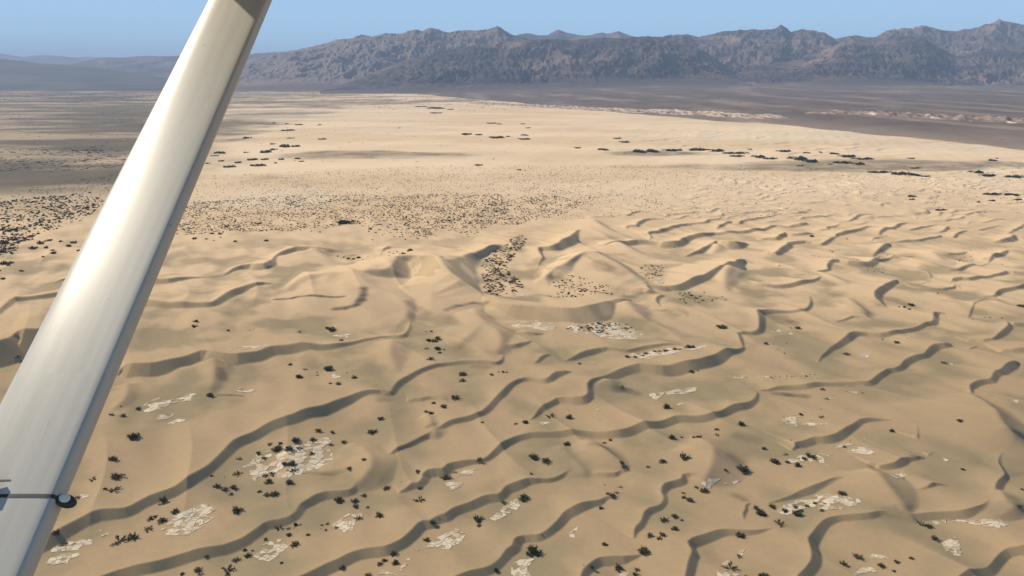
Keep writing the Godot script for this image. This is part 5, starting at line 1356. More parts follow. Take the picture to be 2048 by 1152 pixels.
func shrubs():
	shrub(-89.1,173.5,1.1,1,"round dark green shrub, leftmost on open sand, bottom left of the view")
	shrub(-85.2,174.5,2.6,4,"big grey-brown dry shrub, second from left on open sand, bottom left of the view")
	shrub(-83.8,172.7,1.4,3,"spreading dark leggy shrub, third from left on open sand, bottom left of the view")
	shrub(-85.2,180.3,1.2,0,"spreading dark olive shrub, fourth from left on open sand, bottom left of the view")
	shrub(-96.4,217.7,2.6,2,"spreading olive shrub, fifth from left on open sand, bottom left of the view")
	shrub(-93.3,216.3,2.7,4,"spreading grey-brown dry shrub, sixth from left on open sand, bottom left of the view")
	shrub(-77.1,174.2,4.0,3,"big dark leggy shrub, seventh from left on open sand, bottom left of the view")
	shrub(-90.5,213.9,1.7,4,"spreading grey-brown dry shrub, eighth from left on open sand, bottom left of the view")
	shrub(-81.6,214.8,1.4,0,"spreading dark olive shrub, ninth from left on open sand, bottom left of the view")
	shrub(-78.5,212.4,2.4,4,"spreading grey-brown dry shrub, tenth from left on open sand, bottom left of the view")
	shrub(-75.9,212.5,2.4,0,"spreading dark olive shrub, eleventh from left on open sand, bottom left of the view")
	shrub(-63.4,196.5,0.9,3,"small dark leggy shrub, twelfth from left on open sand, bottom left of the view")
	shrub(-54.9,209.6,2.7,1,"round dark green shrub, rightmost on open sand, bottom left of the view")
	shrub(-112.8,187.1,3.9,3,"big dark leggy shrub by the hook-shaped patch, bottom left")
	shrub(-4.2,175.1,1.3,1,"round dark green shrub, left of two by the pale pan by the biggest bush")
	shrub(6,182,3.7,1,"big dark green shrub, right of two by the pale pan by the biggest bush")
	shrub(59.4,175.2,3.4,3,"big dark leggy shrub, left of two by the crescent patch on the bottom edge")
	shrub(62.4,171.2,1.1,3,"spreading dark leggy shrub, right of two by the crescent patch on the bottom edge")
	shrub(-138.6,221.1,2.6,3,"spreading dark leggy shrub, leftmost on open sand, lower far left of the view")
	shrub(-157.2,269.1,2.3,3,"spreading dark leggy shrub, second from left on open sand, lower far left of the view")
	shrub(-138.6,234,3.1,2,"big olive shrub, third from left on open sand, lower far left of the view")
	shrub(-131.3,221.9,3.8,0,"big dark olive shrub, fourth from left on open sand, lower far left of the view")
	shrub(-139.6,250.8,3.9,1,"big dark green shrub, rightmost on open sand, lower far left of the view")
	shrub(-109.8,188.9,2.9,0,"big dark olive shrub, leftmost by the large slanting pan, lower left")
	shrub(-107.5,193.4,2.6,3,"big dark leggy shrub, second from left by the large slanting pan, lower left")
	shrub(-108.4,199.8,1.4,2,"spreading olive shrub, third from left by the large slanting pan, lower left")
	shrub(-105,197.4,2.4,0,"spreading dark olive shrub, fourth from left by the large slanting pan, lower left")
	shrub(-103.2,202.2,2.4,0,"spreading dark olive shrub, fifth from left by the large slanting pan, lower left")
	shrub(-84.9,203.4,3.6,0,"big dark olive shrub, rightmost by the large slanting pan, lower left")
	shrub(54.9,212.9,1.3,4,"spreading grey-brown dry shrub, leftmost on open sand, bottom right of the view")
	shrub(54.4,210,1.5,0,"spreading dark olive shrub, second from left on open sand, bottom right of the view")
	shrub(55.8,208.2,2.0,1,"round dark green shrub, third from left on open sand, bottom right of the view")
	shrub(66.1,189.5,2.4,0,"spreading dark olive shrub, fourth from left on open sand, bottom right of the view")
	shrub(67.2,171.1,2.2,1,"round dark green shrub, fifth from left on open sand, bottom right of the view")
	shrub(79.4,195.1,3.4,3,"big dark leggy shrub, rightmost on open sand, bottom right of the view")
	shrub(96.9,181.2,3.2,4,"big grey-brown dry shrub, leftmost by the upper patch of the bottom right pair")
	shrub(106,178.2,1.7,2,"spreading olive shrub, second from left by the upper patch of the bottom right pair")
	shrub(110.6,179.1,1.5,2,"spreading olive shrub, rightmost by the upper patch of the bottom right pair")
	shrub(-10.5,197.9,3.3,2,"big olive shrub, leftmost by the narrow streaky pan, bottom centre")
	shrub(-9.8,194.9,1.7,4,"spreading grey-brown dry shrub, second from left by the narrow streaky pan, bottom centre")
	shrub(-2.7,207.7,2.1,3,"spreading dark leggy shrub, third from left by the narrow streaky pan, bottom centre")
	shrub(3.8,209.8,3.2,0,"big dark olive shrub, rightmost by the narrow streaky pan, bottom centre")
	shrub(59.3,233.3,3.8,2,"big olive shrub, leftmost on open sand, lower right of the view")
	shrub(66.6,249.1,1.3,0,"small dark olive shrub, second from left on open sand, lower right of the view")
	shrub(68.5,248.8,2.1,0,"spreading dark olive shrub, third from left on open sand, lower right of the view")
	shrub(77.3,257.8,1.6,0,"spreading dark olive shrub, fourth from left on open sand, lower right of the view")
	shrub(76.2,253.2,1.8,3,"spreading dark leggy shrub, fifth from left on open sand, lower right of the view")
	shrub(87.8,261.2,2.6,1,"round dark green shrub, sixth from left on open sand, lower right of the view")
	shrub(90.3,242.6,1.5,1,"round dark green shrub, rightmost on open sand, lower right of the view")
	shrub(71.6,225.1,1.4,2,"spreading olive shrub, left of two by the small ragged patch beside the wedge")
	shrub(78.1,226.6,3.7,1,"big dark green shrub, right of two by the small ragged patch beside the wedge")
	shrub(-109.3,198.9,2.1,2,"spreading olive shrub, leftmost on open sand, bottom far left of the view")
	shrub(-109.9,206.4,1.3,3,"spreading dark leggy shrub, second from left on open sand, bottom far left of the view")
	shrub(-109.6,208.4,3.3,2,"big olive shrub, rightmost on open sand, bottom far left of the view")
	shrub(-137.2,209.3,2.3,4,"spreading grey-brown dry shrub, leftmost by the pale patch beside the strut clamp")
	shrub(-130.6,213.5,1.5,2,"spreading olive shrub, second from left by the pale patch beside the strut clamp")
	shrub(-127.4,213.2,3.2,3,"big dark leggy shrub, rightmost by the pale patch beside the strut clamp")
	shrub(-29.9,215.8,2.0,4,"spreading grey-brown dry shrub, left of two by the smooth oval patch, bottom centre")
	shrub(-21.9,222,3.3,2,"big olive shrub, right of two by the smooth oval patch, bottom centre")
	shrub(6.4,223.2,1.4,4,"spreading grey-brown dry shrub, leftmost on open sand, lower right centre of the view")
	shrub(7.5,237.5,3.3,1,"big dark green shrub, second from left on open sand, lower right centre of the view")
	shrub(11.8,234.1,3.5,2,"big olive shrub, third from left on open sand, lower right centre of the view")
	shrub(20,247.2,2.5,0,"spreading dark olive shrub, fourth from left on open sand, lower right centre of the view")
	shrub(22.5,268.5,2.3,1,"round dark green shrub, fifth from left on open sand, lower right centre of the view")
	shrub(33.8,248.7,1.5,4,"spreading grey-brown dry shrub, sixth from left on open sand, lower right centre of the view")
	shrub(36.2,250.5,1.4,0,"small dark olive shrub, seventh from left on open sand, lower right centre of the view")
	shrub(37.6,229.8,2.2,2,"spreading olive shrub, eighth from left on open sand, lower right centre of the view")
	shrub(47.8,299.5,2.3,3,"spreading dark leggy shrub, ninth from left on open sand, lower right centre of the view")
	shrub(37.9,228,2.1,4,"spreading grey-brown dry shrub, tenth from left on open sand, lower right centre of the view")
	shrub(46.4,229.6,1.6,4,"spreading grey-brown dry shrub, eleventh from left on open sand, lower right centre of the view")
	shrub(52.2,232.7,2.4,0,"spreading dark olive shrub, twelfth from left on open sand, lower right centre of the view")
	shrub(59,249.7,2.5,1,"round dark green shrub, thirteenth from left on open sand, lower right centre of the view")
	shrub(62.6,251.2,1.2,4,"small grey-brown dry shrub, rightmost on open sand, lower right centre of the view")
	shrub(27.5,204.1,1.3,1,"round dark green shrub, leftmost on open sand, bottom right centre of the view")
	shrub(26.4,185.2,1.3,1,"round dark green shrub, second from left on open sand, bottom right centre of the view")
	shrub(30.4,211.4,1.2,0,"small dark olive shrub, third from left on open sand, bottom right centre of the view")
	shrub(31.7,210.1,2.0,0,"spreading dark olive shrub, fourth from left on open sand, bottom right centre of the view")
	shrub(33.6,212.7,1.5,3,"spreading dark leggy shrub, fifth from left on open sand, bottom right centre of the view")
	shrub(35.4,217.2,1.4,3,"spreading dark leggy shrub, sixth from left on open sand, bottom right centre of the view")
	shrub(36.9,181.3,2.8,0,"big dark olive shrub, seventh from left on open sand, bottom right centre of the view")
	shrub(39.9,188.5,2.3,2,"spreading olive shrub, eighth from left on open sand, bottom right centre of the view")
	shrub(42.2,186.7,1.5,0,"spreading dark olive shrub, ninth from left on open sand, bottom right centre of the view")
	shrub(43.5,188.6,2.1,2,"spreading olive shrub, tenth from left on open sand, bottom right centre of the view")
	shrub(45.6,196.8,2.4,0,"spreading dark olive shrub, eleventh from left on open sand, bottom right centre of the view")
	shrub(49.2,199,1.9,0,"spreading dark olive shrub, twelfth from left on open sand, bottom right centre of the view")
	shrub(47.7,191.7,1.8,1,"round dark green shrub, thirteenth from left on open sand, bottom right centre of the view")
	shrub(50.9,196.9,1.1,2,"small olive shrub, rightmost on open sand, bottom right centre of the view")
	shrub(21.6,174.1,1.7,2,"spreading olive shrub, leftmost by the low mound patch on the bottom edge")
	shrub(29,175.4,2.7,0,"big dark olive shrub, second from left by the low mound patch on the bottom edge")
	shrub(33.1,172.4,1.7,0,"spreading dark olive shrub, third from left by the low mound patch on the bottom edge")
	shrub(33.9,174.3,1.6,4,"spreading grey-brown dry shrub, rightmost by the low mound patch on the bottom edge")
	shrub(-76.6,179.4,2.3,4,"spreading grey-brown dry shrub, leftmost by the rounded pan, bottom left of centre")
	shrub(-75.7,183.9,1.2,0,"spreading dark olive shrub, second from left by the rounded pan, bottom left of centre")
	shrub(-73.8,180.9,2.3,2,"spreading olive shrub, third from left by the rounded pan, bottom left of centre")
	shrub(-73.4,183.5,1.0,4,"small grey-brown dry shrub, fourth from left by the rounded pan, bottom left of centre")
	shrub(-71.5,189.3,1.5,2,"spreading olive shrub, fifth from left by the rounded pan, bottom left of centre")
	shrub(-69.4,195.6,2.8,3,"big dark leggy shrub, sixth from left by the rounded pan, bottom left of centre")
	shrub(-63.3,177.2,0.9,1,"small dark green shrub, seventh from left by the rounded pan, bottom left of centre")
	shrub(-66.6,194.8,1.4,3,"spreading dark leggy shrub, eighth from left by the rounded pan, bottom left of centre")
	shrub(-65.5,191.5,1.5,1,"round dark green shrub, ninth from left by the rounded pan, bottom left of centre")
	shrub(-62.1,185.8,2.4,0,"spreading dark olive shrub, tenth from left by the rounded pan, bottom left of centre")
	shrub(-64.8,196.5,1.3,1,"round dark green shrub, eleventh from left by the rounded pan, bottom left of centre")
	shrub(-59.6,190.7,1.2,0,"spreading dark olive shrub, rightmost by the rounded pan, bottom left of centre")
	shrub(-46.2,175.3,1.7,0,"spreading dark olive shrub, leftmost on open sand, bottom left centre of the view")
	shrub(-47.4,212.6,1.7,0,"spreading dark olive shrub, second from left on open sand, bottom left centre of the view")
	shrub(-40.8,216.4,2.6,4,"spreading grey-brown dry shrub, third from left on open sand, bottom left centre of the view")
	shrub(-29,208.5,3.0,3,"big dark leggy shrub, rightmost on open sand, bottom left centre of the view")
	shrub(75.6,204.8,2.0,0,"spreading dark olive shrub, leftmost by the big bright pan, lower right")
	shrub(76.1,201.4,2.9,1,"big dark green shrub, second from left by the big bright pan, lower right")
	shrub(80.7,205.2,2.3,2,"spreading olive shrub, third from left by the big bright pan, lower right")
	shrub(83.9,202.8,1.6,1,"round dark green shrub, fourth from left by the big bright pan, lower right")
	shrub(87.7,204.7,1.8,4,"spreading grey-brown dry shrub, fifth from left by the big bright pan, lower right")
	shrub(86.7,200.6,2.6,1,"round dark green shrub, sixth from left by the big bright pan, lower right")
	shrub(88.8,202.5,1.3,0,"spreading dark olive shrub, seventh from left by the big bright pan, lower right")
	shrub(91.7,205.5,1.3,0,"spreading dark olive shrub, eighth from left by the big bright pan, lower right")
	shrub(94.8,207,1.3,2,"spreading olive shrub, ninth from left by the big bright pan, lower right")
	shrub(95.1,202.5,1.6,2,"spreading olive shrub, tenth from left by the big bright pan, lower right")
	shrub(97.5,206.2,1.1,2,"small olive shrub, eleventh from left by the big bright pan, lower right")
	shrub(104.6,210.8,2.3,0,"spreading dark olive shrub, rightmost by the big bright pan, lower right")
	shrub(122.3,188.8,2.7,2,"big olive shrub by the faint broken patch, bottom right")
	shrub(-90.9,217.5,2.6,2,"spreading olive shrub, leftmost by the biggest cracked pan, left of centre")
	shrub(-92.7,226.1,2.5,3,"spreading dark leggy shrub, second from left by the biggest cracked pan, left of centre")
	shrub(-95.4,235.9,1.8,3,"spreading dark leggy shrub, third from left by the biggest cracked pan, left of centre")
	shrub(-90.1,239.7,2.2,2,"spreading olive shrub, fourth from left by the biggest cracked pan, left of centre")
	shrub(-86.9,236.3,2.2,4,"spreading grey-brown dry shrub, fifth from left by the biggest cracked pan, left of centre")
	shrub(-82.9,224.8,2.5,3,"spreading dark leggy shrub, sixth from left by the biggest cracked pan, left of centre")
	shrub(-80.2,220.4,2.6,0,"spreading dark olive shrub, seventh from left by the biggest cracked pan, left of centre")
	shrub(-88,246.1,2.1,4,"spreading grey-brown dry shrub, eighth from left by the biggest cracked pan, left of centre")
	shrub(-80.9,225.4,2.5,3,"spreading dark leggy shrub, ninth from left by the biggest cracked pan, left of centre")
	shrub(-83.7,241.2,3.0,1,"round dark green shrub, tenth from left by the biggest cracked pan, left of centre")
	shrub(-83.8,245.6,1.9,2,"spreading olive shrub, eleventh from left by the biggest cracked pan, left of centre")
	shrub(-77.8,230.3,2.0,1,"round dark green shrub, twelfth from left by the biggest cracked pan, left of centre")
	shrub(-79.4,240.6,2.6,1,"round dark green shrub, thirteenth from left by the biggest cracked pan, left of centre")
	shrub(-73.1,218.9,2.8,2,"spreading olive shrub, fourteenth from left by the biggest cracked pan, left of centre")
	shrub(-75.4,230.5,2.3,1,"round dark green shrub, fifteenth from left by the biggest cracked pan, left of centre")
	shrub(-73.9,226.2,3.0,3,"big dark leggy shrub, sixteenth from left by the biggest cracked pan, left of centre")
	shrub(-79,247.1,2.7,1,"round dark green shrub, seventeenth from left by the biggest cracked pan, left of centre")
	shrub(-76.2,242.2,2.3,3,"spreading dark leggy shrub, eighteenth from left by the biggest cracked pan, left of centre")
	shrub(-71,239.2,2.2,2,"spreading olive shrub, nineteenth from left by the biggest cracked pan, left of centre")
	shrub(-72.9,248.7,2.5,0,"spreading dark olive shrub, twentieth from left by the biggest cracked pan, left of centre")
	shrub(-72.6,255.8,2.6,2,"spreading olive shrub, twenty-first from left by the biggest cracked pan, left of centre")
	shrub(-65.7,246,1.7,4,"spreading grey-brown dry shrub, twenty-second from left by the biggest cracked pan, left of centre")
	shrub(-67.4,255.7,2.0,2,"spreading olive shrub, twenty-third from left by the biggest cracked pan, left of centre")
	shrub(-61.9,248.9,1.9,0,"spreading dark olive shrub, rightmost by the biggest cracked pan, left of centre")
	shrub(-57,196.4,0.9,2,"small olive shrub, leftmost by the ragged pan below the dark hump")
	shrub(-55.1,193.7,1.1,4,"small grey-brown dry shrub, second from left by the ragged pan below the dark hump")
	shrub(-55.5,197.2,1.3,4,"spreading grey-brown dry shrub, third from left by the ragged pan below the dark hump")
	shrub(-52.2,194.8,1.1,0,"small dark olive shrub, fourth from left by the ragged pan below the dark hump")
	shrub(-49.6,209,2.3,0,"spreading dark olive shrub, fifth from left by the ragged pan below the dark hump")
	shrub(-48.8,205.8,2.1,2,"spreading olive shrub, sixth from left by the ragged pan below the dark hump")
	shrub(-46.5,199.4,2.1,3,"spreading dark leggy shrub, seventh from left by the ragged pan below the dark hump")
	shrub(-45,205.9,1.3,2,"spreading olive shrub, eighth from left by the ragged pan below the dark hump")
	shrub(-40.5,200.8,2.7,2,"big olive shrub, rightmost by the ragged pan below the dark hump")
	shrub(1.4,262.8,1.6,4,"spreading grey-brown dry shrub, leftmost by the small oval patch, centre")
	shrub(5.2,263.5,2.2,1,"round dark green shrub, second from left by the small oval patch, centre")
	shrub(15.2,269,3.5,3,"big dark leggy shrub, rightmost by the small oval patch, centre")
	shrub(-131.5,188.5,2.4,0,"spreading dark olive shrub by the smooth spindle-shaped pan, bottom left")
	shrub(-38.6,172.1,2.0,4,"spreading grey-brown dry shrub, leftmost by the bow-shaped patch on the bottom edge")
	shrub(-36.2,176.6,1.6,0,"spreading dark olive shrub, second from left by the bow-shaped patch on the bottom edge")
	shrub(-35.1,178.3,1.5,0,"spreading dark olive shrub, third from left by the bow-shaped patch on the bottom edge")
	shrub(-33.2,181.3,2.4,2,"spreading olive shrub, fourth from left by the bow-shaped patch on the bottom edge")
	shrub(-31.8,176.9,1.9,1,"round dark green shrub, rightmost by the bow-shaped patch on the bottom edge")
	shrub(-87.2,311.9,1.4,3,"small dark leggy shrub, leftmost by the plump patch left of centre")
	shrub(-83.3,316.9,3.8,1,"round dark green shrub, second from left by the plump patch left of centre")
	shrub(-78.7,300.9,1.6,4,"small grey-brown dry shrub, third from left by the plump patch left of centre")
	shrub(-74.9,299.8,2.7,4,"spreading grey-brown dry shrub, fourth from left by the plump patch left of centre")
	shrub(-69.7,307.4,2.8,2,"spreading olive shrub, rightmost by the plump patch left of centre")
	shrub(-54.6,225.6,1.9,0,"spreading dark olive shrub, leftmost on open sand, lower left centre of the view")
	shrub(-50.5,230,1.6,2,"spreading olive shrub, second from left on open sand, lower left centre of the view")
	shrub(-52.4,255.8,3.2,0,"spreading dark olive shrub, third from left on open sand, lower left centre of the view")
	shrub(-50.9,266.3,2.5,2,"spreading olive shrub, fourth from left on open sand, lower left centre of the view")
	shrub(-31.5,224.1,1.9,2,"spreading olive shrub, fifth from left on open sand, lower left centre of the view")
	shrub(-34.3,274.2,2.1,4,"spreading grey-brown dry shrub, sixth from left on open sand, lower left centre of the view")
	shrub(-32.1,271.7,2.1,1,"round dark green shrub, seventh from left on open sand, lower left centre of the view")
	shrub(-32,281.3,1.5,1,"small dark green shrub, eighth from left on open sand, lower left centre of the view")
	shrub(-27.6,276.7,3.0,2,"spreading olive shrub, ninth from left on open sand, lower left centre of the view")
	shrub(-23.5,286.1,3.3,0,"spreading dark olive shrub, tenth from left on open sand, lower left centre of the view")
	shrub(-11.5,263.4,1.2,0,"small dark olive shrub, rightmost on open sand, lower left centre of the view")
	shrub(59.9,216.5,1.7,4,"spreading grey-brown dry shrub, left of two by the wedge patch, lower right of centre")
	shrub(62,214.3,2.5,0,"spreading dark olive shrub, right of two by the wedge patch, lower right of centre")
	shrub(90.7,232.2,2.7,1,"round dark green shrub, leftmost by the jagged pan under dark bushes")
	shrub(96.6,238.3,1.7,3,"spreading dark leggy shrub, second from left by the jagged pan under dark bushes")
	shrub(95,232.2,1.5,1,"round dark green shrub, third from left by the jagged pan under dark bushes")
	shrub(97.7,229.5,2.0,1,"round dark green shrub, fourth from left by the jagged pan under dark bushes")
	shrub(101.5,234.8,1.6,1,"round dark green shrub, fifth from left by the jagged pan under dark bushes")
	shrub(103.8,236.5,2.8,2,"spreading olive shrub, sixth from left by the jagged pan under dark bushes")
	shrub(105.1,234.9,2.6,0,"spreading dark olive shrub, rightmost by the jagged pan under dark bushes")
	shrub(91.2,177.3,2.2,2,"spreading olive shrub, leftmost by the lower patch of the bottom right pair")
	shrub(101.4,177,1.9,0,"spreading dark olive shrub, second from left by the lower patch of the bottom right pair")
	shrub(103.7,174.5,1.0,0,"small dark olive shrub, rightmost by the lower patch of the bottom right pair")
	shrub(-152.4,268.7,2.7,4,"spreading grey-brown dry shrub, leftmost by the boot-shaped pan right of the strut")
	shrub(-150.3,276.5,2.5,2,"spreading olive shrub, second from left by the boot-shaped pan right of the strut")
	shrub(-125.9,288.3,3.3,2,"spreading olive shrub, rightmost by the boot-shaped pan right of the strut")
	shrub(80.8,314.5,1.9,1,"round dark green shrub, leftmost on open sand, middle right of the view")
	shrub(83.8,315.2,1.4,3,"small dark leggy shrub, second from left on open sand, middle right of the view")
	shrub(109.5,377.2,2.2,0,"spreading dark olive shrub, third from left on open sand, middle right of the view")
	shrub(110.7,374.7,4.2,0,"spreading dark olive shrub, fourth from left on open sand, middle right of the view")
	shrub(111.6,374.1,2.2,2,"spreading olive shrub, fifth from left on open sand, middle right of the view")
	shrub(126.2,351.1,2.1,1,"round dark green shrub, sixth from left on open sand, middle right of the view")
	shrub(131.1,310.2,1.6,4,"small grey-brown dry shrub, rightmost on open sand, middle right of the view")
	shrub(122.8,196.9,2.2,3,"spreading dark leggy shrub, left of two by the square patch, bottom right")
	shrub(124.3,195.5,1.9,1,"round dark green shrub, right of two by the square patch, bottom right")
	shrub(-97.6,375,2.2,1,"round dark green shrub, leftmost by the thin patch below the lone bush")
	shrub(-94.6,372.2,3.9,0,"spreading dark olive shrub, second from left by the thin patch below the lone bush")
	shrub(-85.4,353.6,2.1,0,"spreading dark olive shrub, rightmost by the thin patch below the lone bush")
	shrub(-41.9,344.1,2.3,3,"spreading dark leggy shrub, leftmost on open sand, middle left centre of the view")
	shrub(-42.1,356.3,2.4,1,"round dark green shrub, second from left on open sand, middle left centre of the view")
	shrub(-37.9,326.9,2.9,2,"spreading olive shrub, third from left on open sand, middle left centre of the view")
	shrub(-42,367.9,1.9,4,"small grey-brown dry shrub, fourth from left on open sand, middle left centre of the view")
	shrub(-38.8,355.5,3.2,0,"spreading dark olive shrub, fifth from left on open sand, middle left centre of the view")
	shrub(-36.5,343.9,2.6,1,"round dark green shrub, sixth from left on open sand, middle left centre of the view")
	shrub(-37.6,358.2,3.5,2,"spreading olive shrub, seventh from left on open sand, middle left centre of the view")
	shrub(-34.9,338.5,1.8,0,"small dark olive shrub, eighth from left on open sand, middle left centre of the view")
	shrub(-33,342.5,1.5,4,"small grey-brown dry shrub, ninth from left on open sand, middle left centre of the view")
	shrub(-23,310.6,1.4,2,"small olive shrub, tenth from left on open sand, middle left centre of the view")
	shrub(-21.7,305.1,3.2,4,"spreading grey-brown dry shrub, eleventh from left on open sand, middle left centre of the view")
	shrub(-21.9,311.4,3.3,0,"spreading dark olive shrub, twelfth from left on open sand, middle left centre of the view")
	shrub(-9.1,309.6,2.1,2,"spreading olive shrub, thirteenth from left on open sand, middle left centre of the view")
	shrub(-4.1,312.5,1.4,1,"small dark green shrub, fourteenth from left on open sand, middle left centre of the view")
	shrub(-2.4,312.2,1.4,3,"small dark leggy shrub, rightmost on open sand, middle left centre of the view")
	shrub(62.2,275.9,2.9,1,"round dark green shrub by the small patch below the bright bar")
	shrub(-19.3,226.4,1.4,3,"spreading dark leggy shrub, left of two by the slim patch above the smooth oval")
	shrub(-11.2,233.3,2.4,2,"spreading olive shrub, right of two by the slim patch above the smooth oval")
	shrub(-24.6,188.6,2.0,2,"spreading olive shrub, left of two by the rough triangular pan, bottom centre")
	shrub(-23.6,195.9,1.7,1,"round dark green shrub, right of two by the rough triangular pan, bottom centre")
	shrub(156.4,203.9,2.1,2,"spreading olive shrub, left of two on open sand, bottom far right of the view")
	shrub(165.1,215.3,1.4,4,"spreading grey-brown dry shrub, right of two on open sand, bottom far right of the view")
	shrub(-168.8,376.6,3.1,2,"spreading olive shrub, leftmost on open sand, middle left of the view")
	shrub(-170.6,384.5,2.6,0,"spreading dark olive shrub, second from left on open sand, middle left of the view")
	shrub(-149.2,372.7,1.9,2,"small olive shrub, third from left on open sand, middle left of the view")
	shrub(-102.8,324.7,1.9,0,"small dark olive shrub, fourth from left on open sand, middle left of the view")
	shrub(-94.2,308.1,2.8,1,"round dark green shrub, fifth from left on open sand, middle left of the view")
	shrub(-110.6,369.1,1.6,0,"small dark olive shrub, sixth from left on open sand, middle left of the view")
	shrub(-94.3,318,1.9,3,"spreading dark leggy shrub, rightmost on open sand, middle left of the view")
	shrub(160.9,338.3,3.0,4,"spreading grey-brown dry shrub by the bright star-shaped patch, right")
	shrub(200,324.5,2.9,3,"spreading dark leggy shrub by the white dash, right")
	shrub(224.6,409.8,2.1,2,"small olive shrub, leftmost on open sand, middle far right of the view")
	shrub(225.4,405.9,2.1,3,"small dark leggy shrub, second from left on open sand, middle far right of the view")
	shrub(232.6,417.4,3.1,1,"round dark green shrub, third from left on open sand, middle far right of the view")
	shrub(294.4,413.9,3.6,0,"spreading dark olive shrub, rightmost on open sand, middle far right of the view")
	shrub(63.3,180.4,1.6,3,"spreading dark leggy shrub by the tiny patch above the crescent")
	shrub(120.2,266.5,2.2,3,"spreading dark leggy shrub by the narrow patch above the curved tail")
	shrub(-331.8,471.8,2.7,1,"round dark green shrub, leftmost on open sand, upper far left of the view")
	shrub(-332.6,491.8,3.3,3,"spreading dark leggy shrub, second from left on open sand, upper far left of the view")
	shrub(-340.6,530.3,2.7,2,"small olive shrub, third from left on open sand, upper far left of the view")
	shrub(-360.9,567.6,2.9,1,"small dark green shrub, fourth from left on open sand, upper far left of the view")
	shrub(-371.8,590.5,3.8,0,"spreading dark olive shrub, fifth from left on open sand, upper far left of the view")
	shrub(-348.5,554.8,3.2,4,"spreading grey-brown dry shrub, sixth from left on open sand, upper far left of the view")
	shrub(-341.5,544.1,3.5,1,"round dark green shrub, seventh from left on open sand, upper far left of the view")
	shrub(-360.6,586.3,3.4,0,"spreading dark olive shrub, eighth from left on open sand, upper far left of the view")
	shrub(-345.1,570.4,3.3,1,"round dark green shrub, ninth from left on open sand, upper far left of the view")
	shrub(-348.6,583.5,4.6,0,"spreading dark olive shrub, tenth from left on open sand, upper far left of the view")
	shrub(-327.8,553.4,2.9,0,"small dark olive shrub, rightmost on open sand, upper far left of the view")
	shrub(-231.1,328.4,2.5,3,"spreading dark leggy shrub on open sand, middle far left of the view")
	shrub(54.1,330,2.0,1,"round dark green shrub, leftmost by the long white pan, centre right")
	shrub(57.8,329.6,2.0,2,"spreading olive shrub, second from left by the long white pan, centre right")
	shrub(61.9,332.7,2.0,4,"spreading grey-brown dry shrub, third from left by the long white pan, centre right")
	shrub(63.9,335.7,2.0,0,"spreading dark olive shrub, fourth from left by the long white pan, centre right")
	shrub(68.5,338.4,1.5,0,"small dark olive shrub, fifth from left by the long white pan, centre right")
	shrub(70.9,338,2.0,3,"spreading dark leggy shrub, sixth from left by the long white pan, centre right")
	shrub(73.8,337.9,2.3,0,"spreading dark olive shrub, seventh from left by the long white pan, centre right")
	shrub(78.3,339.2,2.0,0,"spreading dark olive shrub, eighth from left by the long white pan, centre right")
	shrub(80.6,339,2.0,3,"spreading dark leggy shrub, ninth from left by the long white pan, centre right")
	shrub(85.8,342.9,2.6,1,"round dark green shrub, tenth from left by the long white pan, centre right")
	shrub(87.9,342.8,2.3,1,"round dark green shrub, rightmost by the long white pan, centre right")
	shrub(151.1,375,2.8,0,"spreading dark olive shrub by the blotchy patch, right of centre")
	shrub(132,294.7,2.2,3,"spreading dark leggy shrub, left of two by the split patch, right")
	shrub(130.3,285.8,1.7,3,"spreading dark leggy shrub, right of two by the split patch, right")
	shrub(192.5,353.1,2.6,2,"spreading olive shrub by the faint patch, upper right")
	shrub(-118.4,528.2,2.7,0,"small dark olive shrub, leftmost on open sand, upper left centre of the view")
	shrub(-114,524.5,3.0,4,"spreading grey-brown dry shrub, second from left on open sand, upper left centre of the view")
	shrub(-111,527.5,3.0,0,"spreading dark olive shrub, third from left on open sand, upper left centre of the view")
	shrub(-121.8,633.9,3.4,2,"small olive shrub, fourth from left on open sand, upper left centre of the view")
	shrub(-76.9,517.5,3.0,0,"spreading dark olive shrub, fifth from left on open sand, upper left centre of the view")
	shrub(-74.9,538.8,3.5,1,"round dark green shrub, sixth from left on open sand, upper left centre of the view")
	shrub(-81,625.8,4.3,3,"spreading dark leggy shrub, seventh from left on open sand, upper left centre of the view")
	shrub(-69.2,619.2,3.5,3,"spreading dark leggy shrub, eighth from left on open sand, upper left centre of the view")
	shrub(-57.1,671.7,3.2,0,"small dark olive shrub, ninth from left on open sand, upper left centre of the view")
	shrub(-37.4,663.2,3.4,2,"small olive shrub, rightmost on open sand, upper left centre of the view")
	shrub(142,254.6,1.6,1,"round dark green shrub, left of two on open sand, lower far right of the view")
	shrub(169.3,258.8,1.8,1,"round dark green shrub, right of two on open sand, lower far right of the view")
	shrub(-258.1,596.9,3.8,0,"spreading dark olive shrub, leftmost on open sand, upper left of the view")
	shrub(-247.4,594.4,2.7,3,"small dark leggy shrub, second from left on open sand, upper left of the view")
	shrub(-251.8,617.5,3.2,0,"small dark olive shrub, third from left on open sand, upper left of the view")
	shrub(-244.7,616.8,3.2,0,"small dark olive shrub, fourth from left on open sand, upper left of the view")
	shrub(-250.1,646.5,2.9,1,"small dark green shrub, fifth from left on open sand, upper left of the view")
	shrub(-220.4,584,2.7,1,"small dark green shrub, sixth from left on open sand, upper left of the view")
	shrub(-213,627,3.0,0,"small dark olive shrub, seventh from left on open sand, upper left of the view")
	shrub(-196.6,588.1,3.4,0,"spreading dark olive shrub, eighth from left on open sand, upper left of the view")
	shrub(-162.6,622.9,2.8,3,"small dark leggy shrub, rightmost on open sand, upper left of the view")
	shrub(-100.7,224,1.4,4,"spreading grey-brown dry shrub on open sand, lower left of the view")
	shrub(31.3,324.9,1.9,2,"spreading olive shrub by the tiny sliver left of the white pan")
	shrub(246.2,604,3.5,0,"spreading dark olive shrub on open sand, upper right of the view")
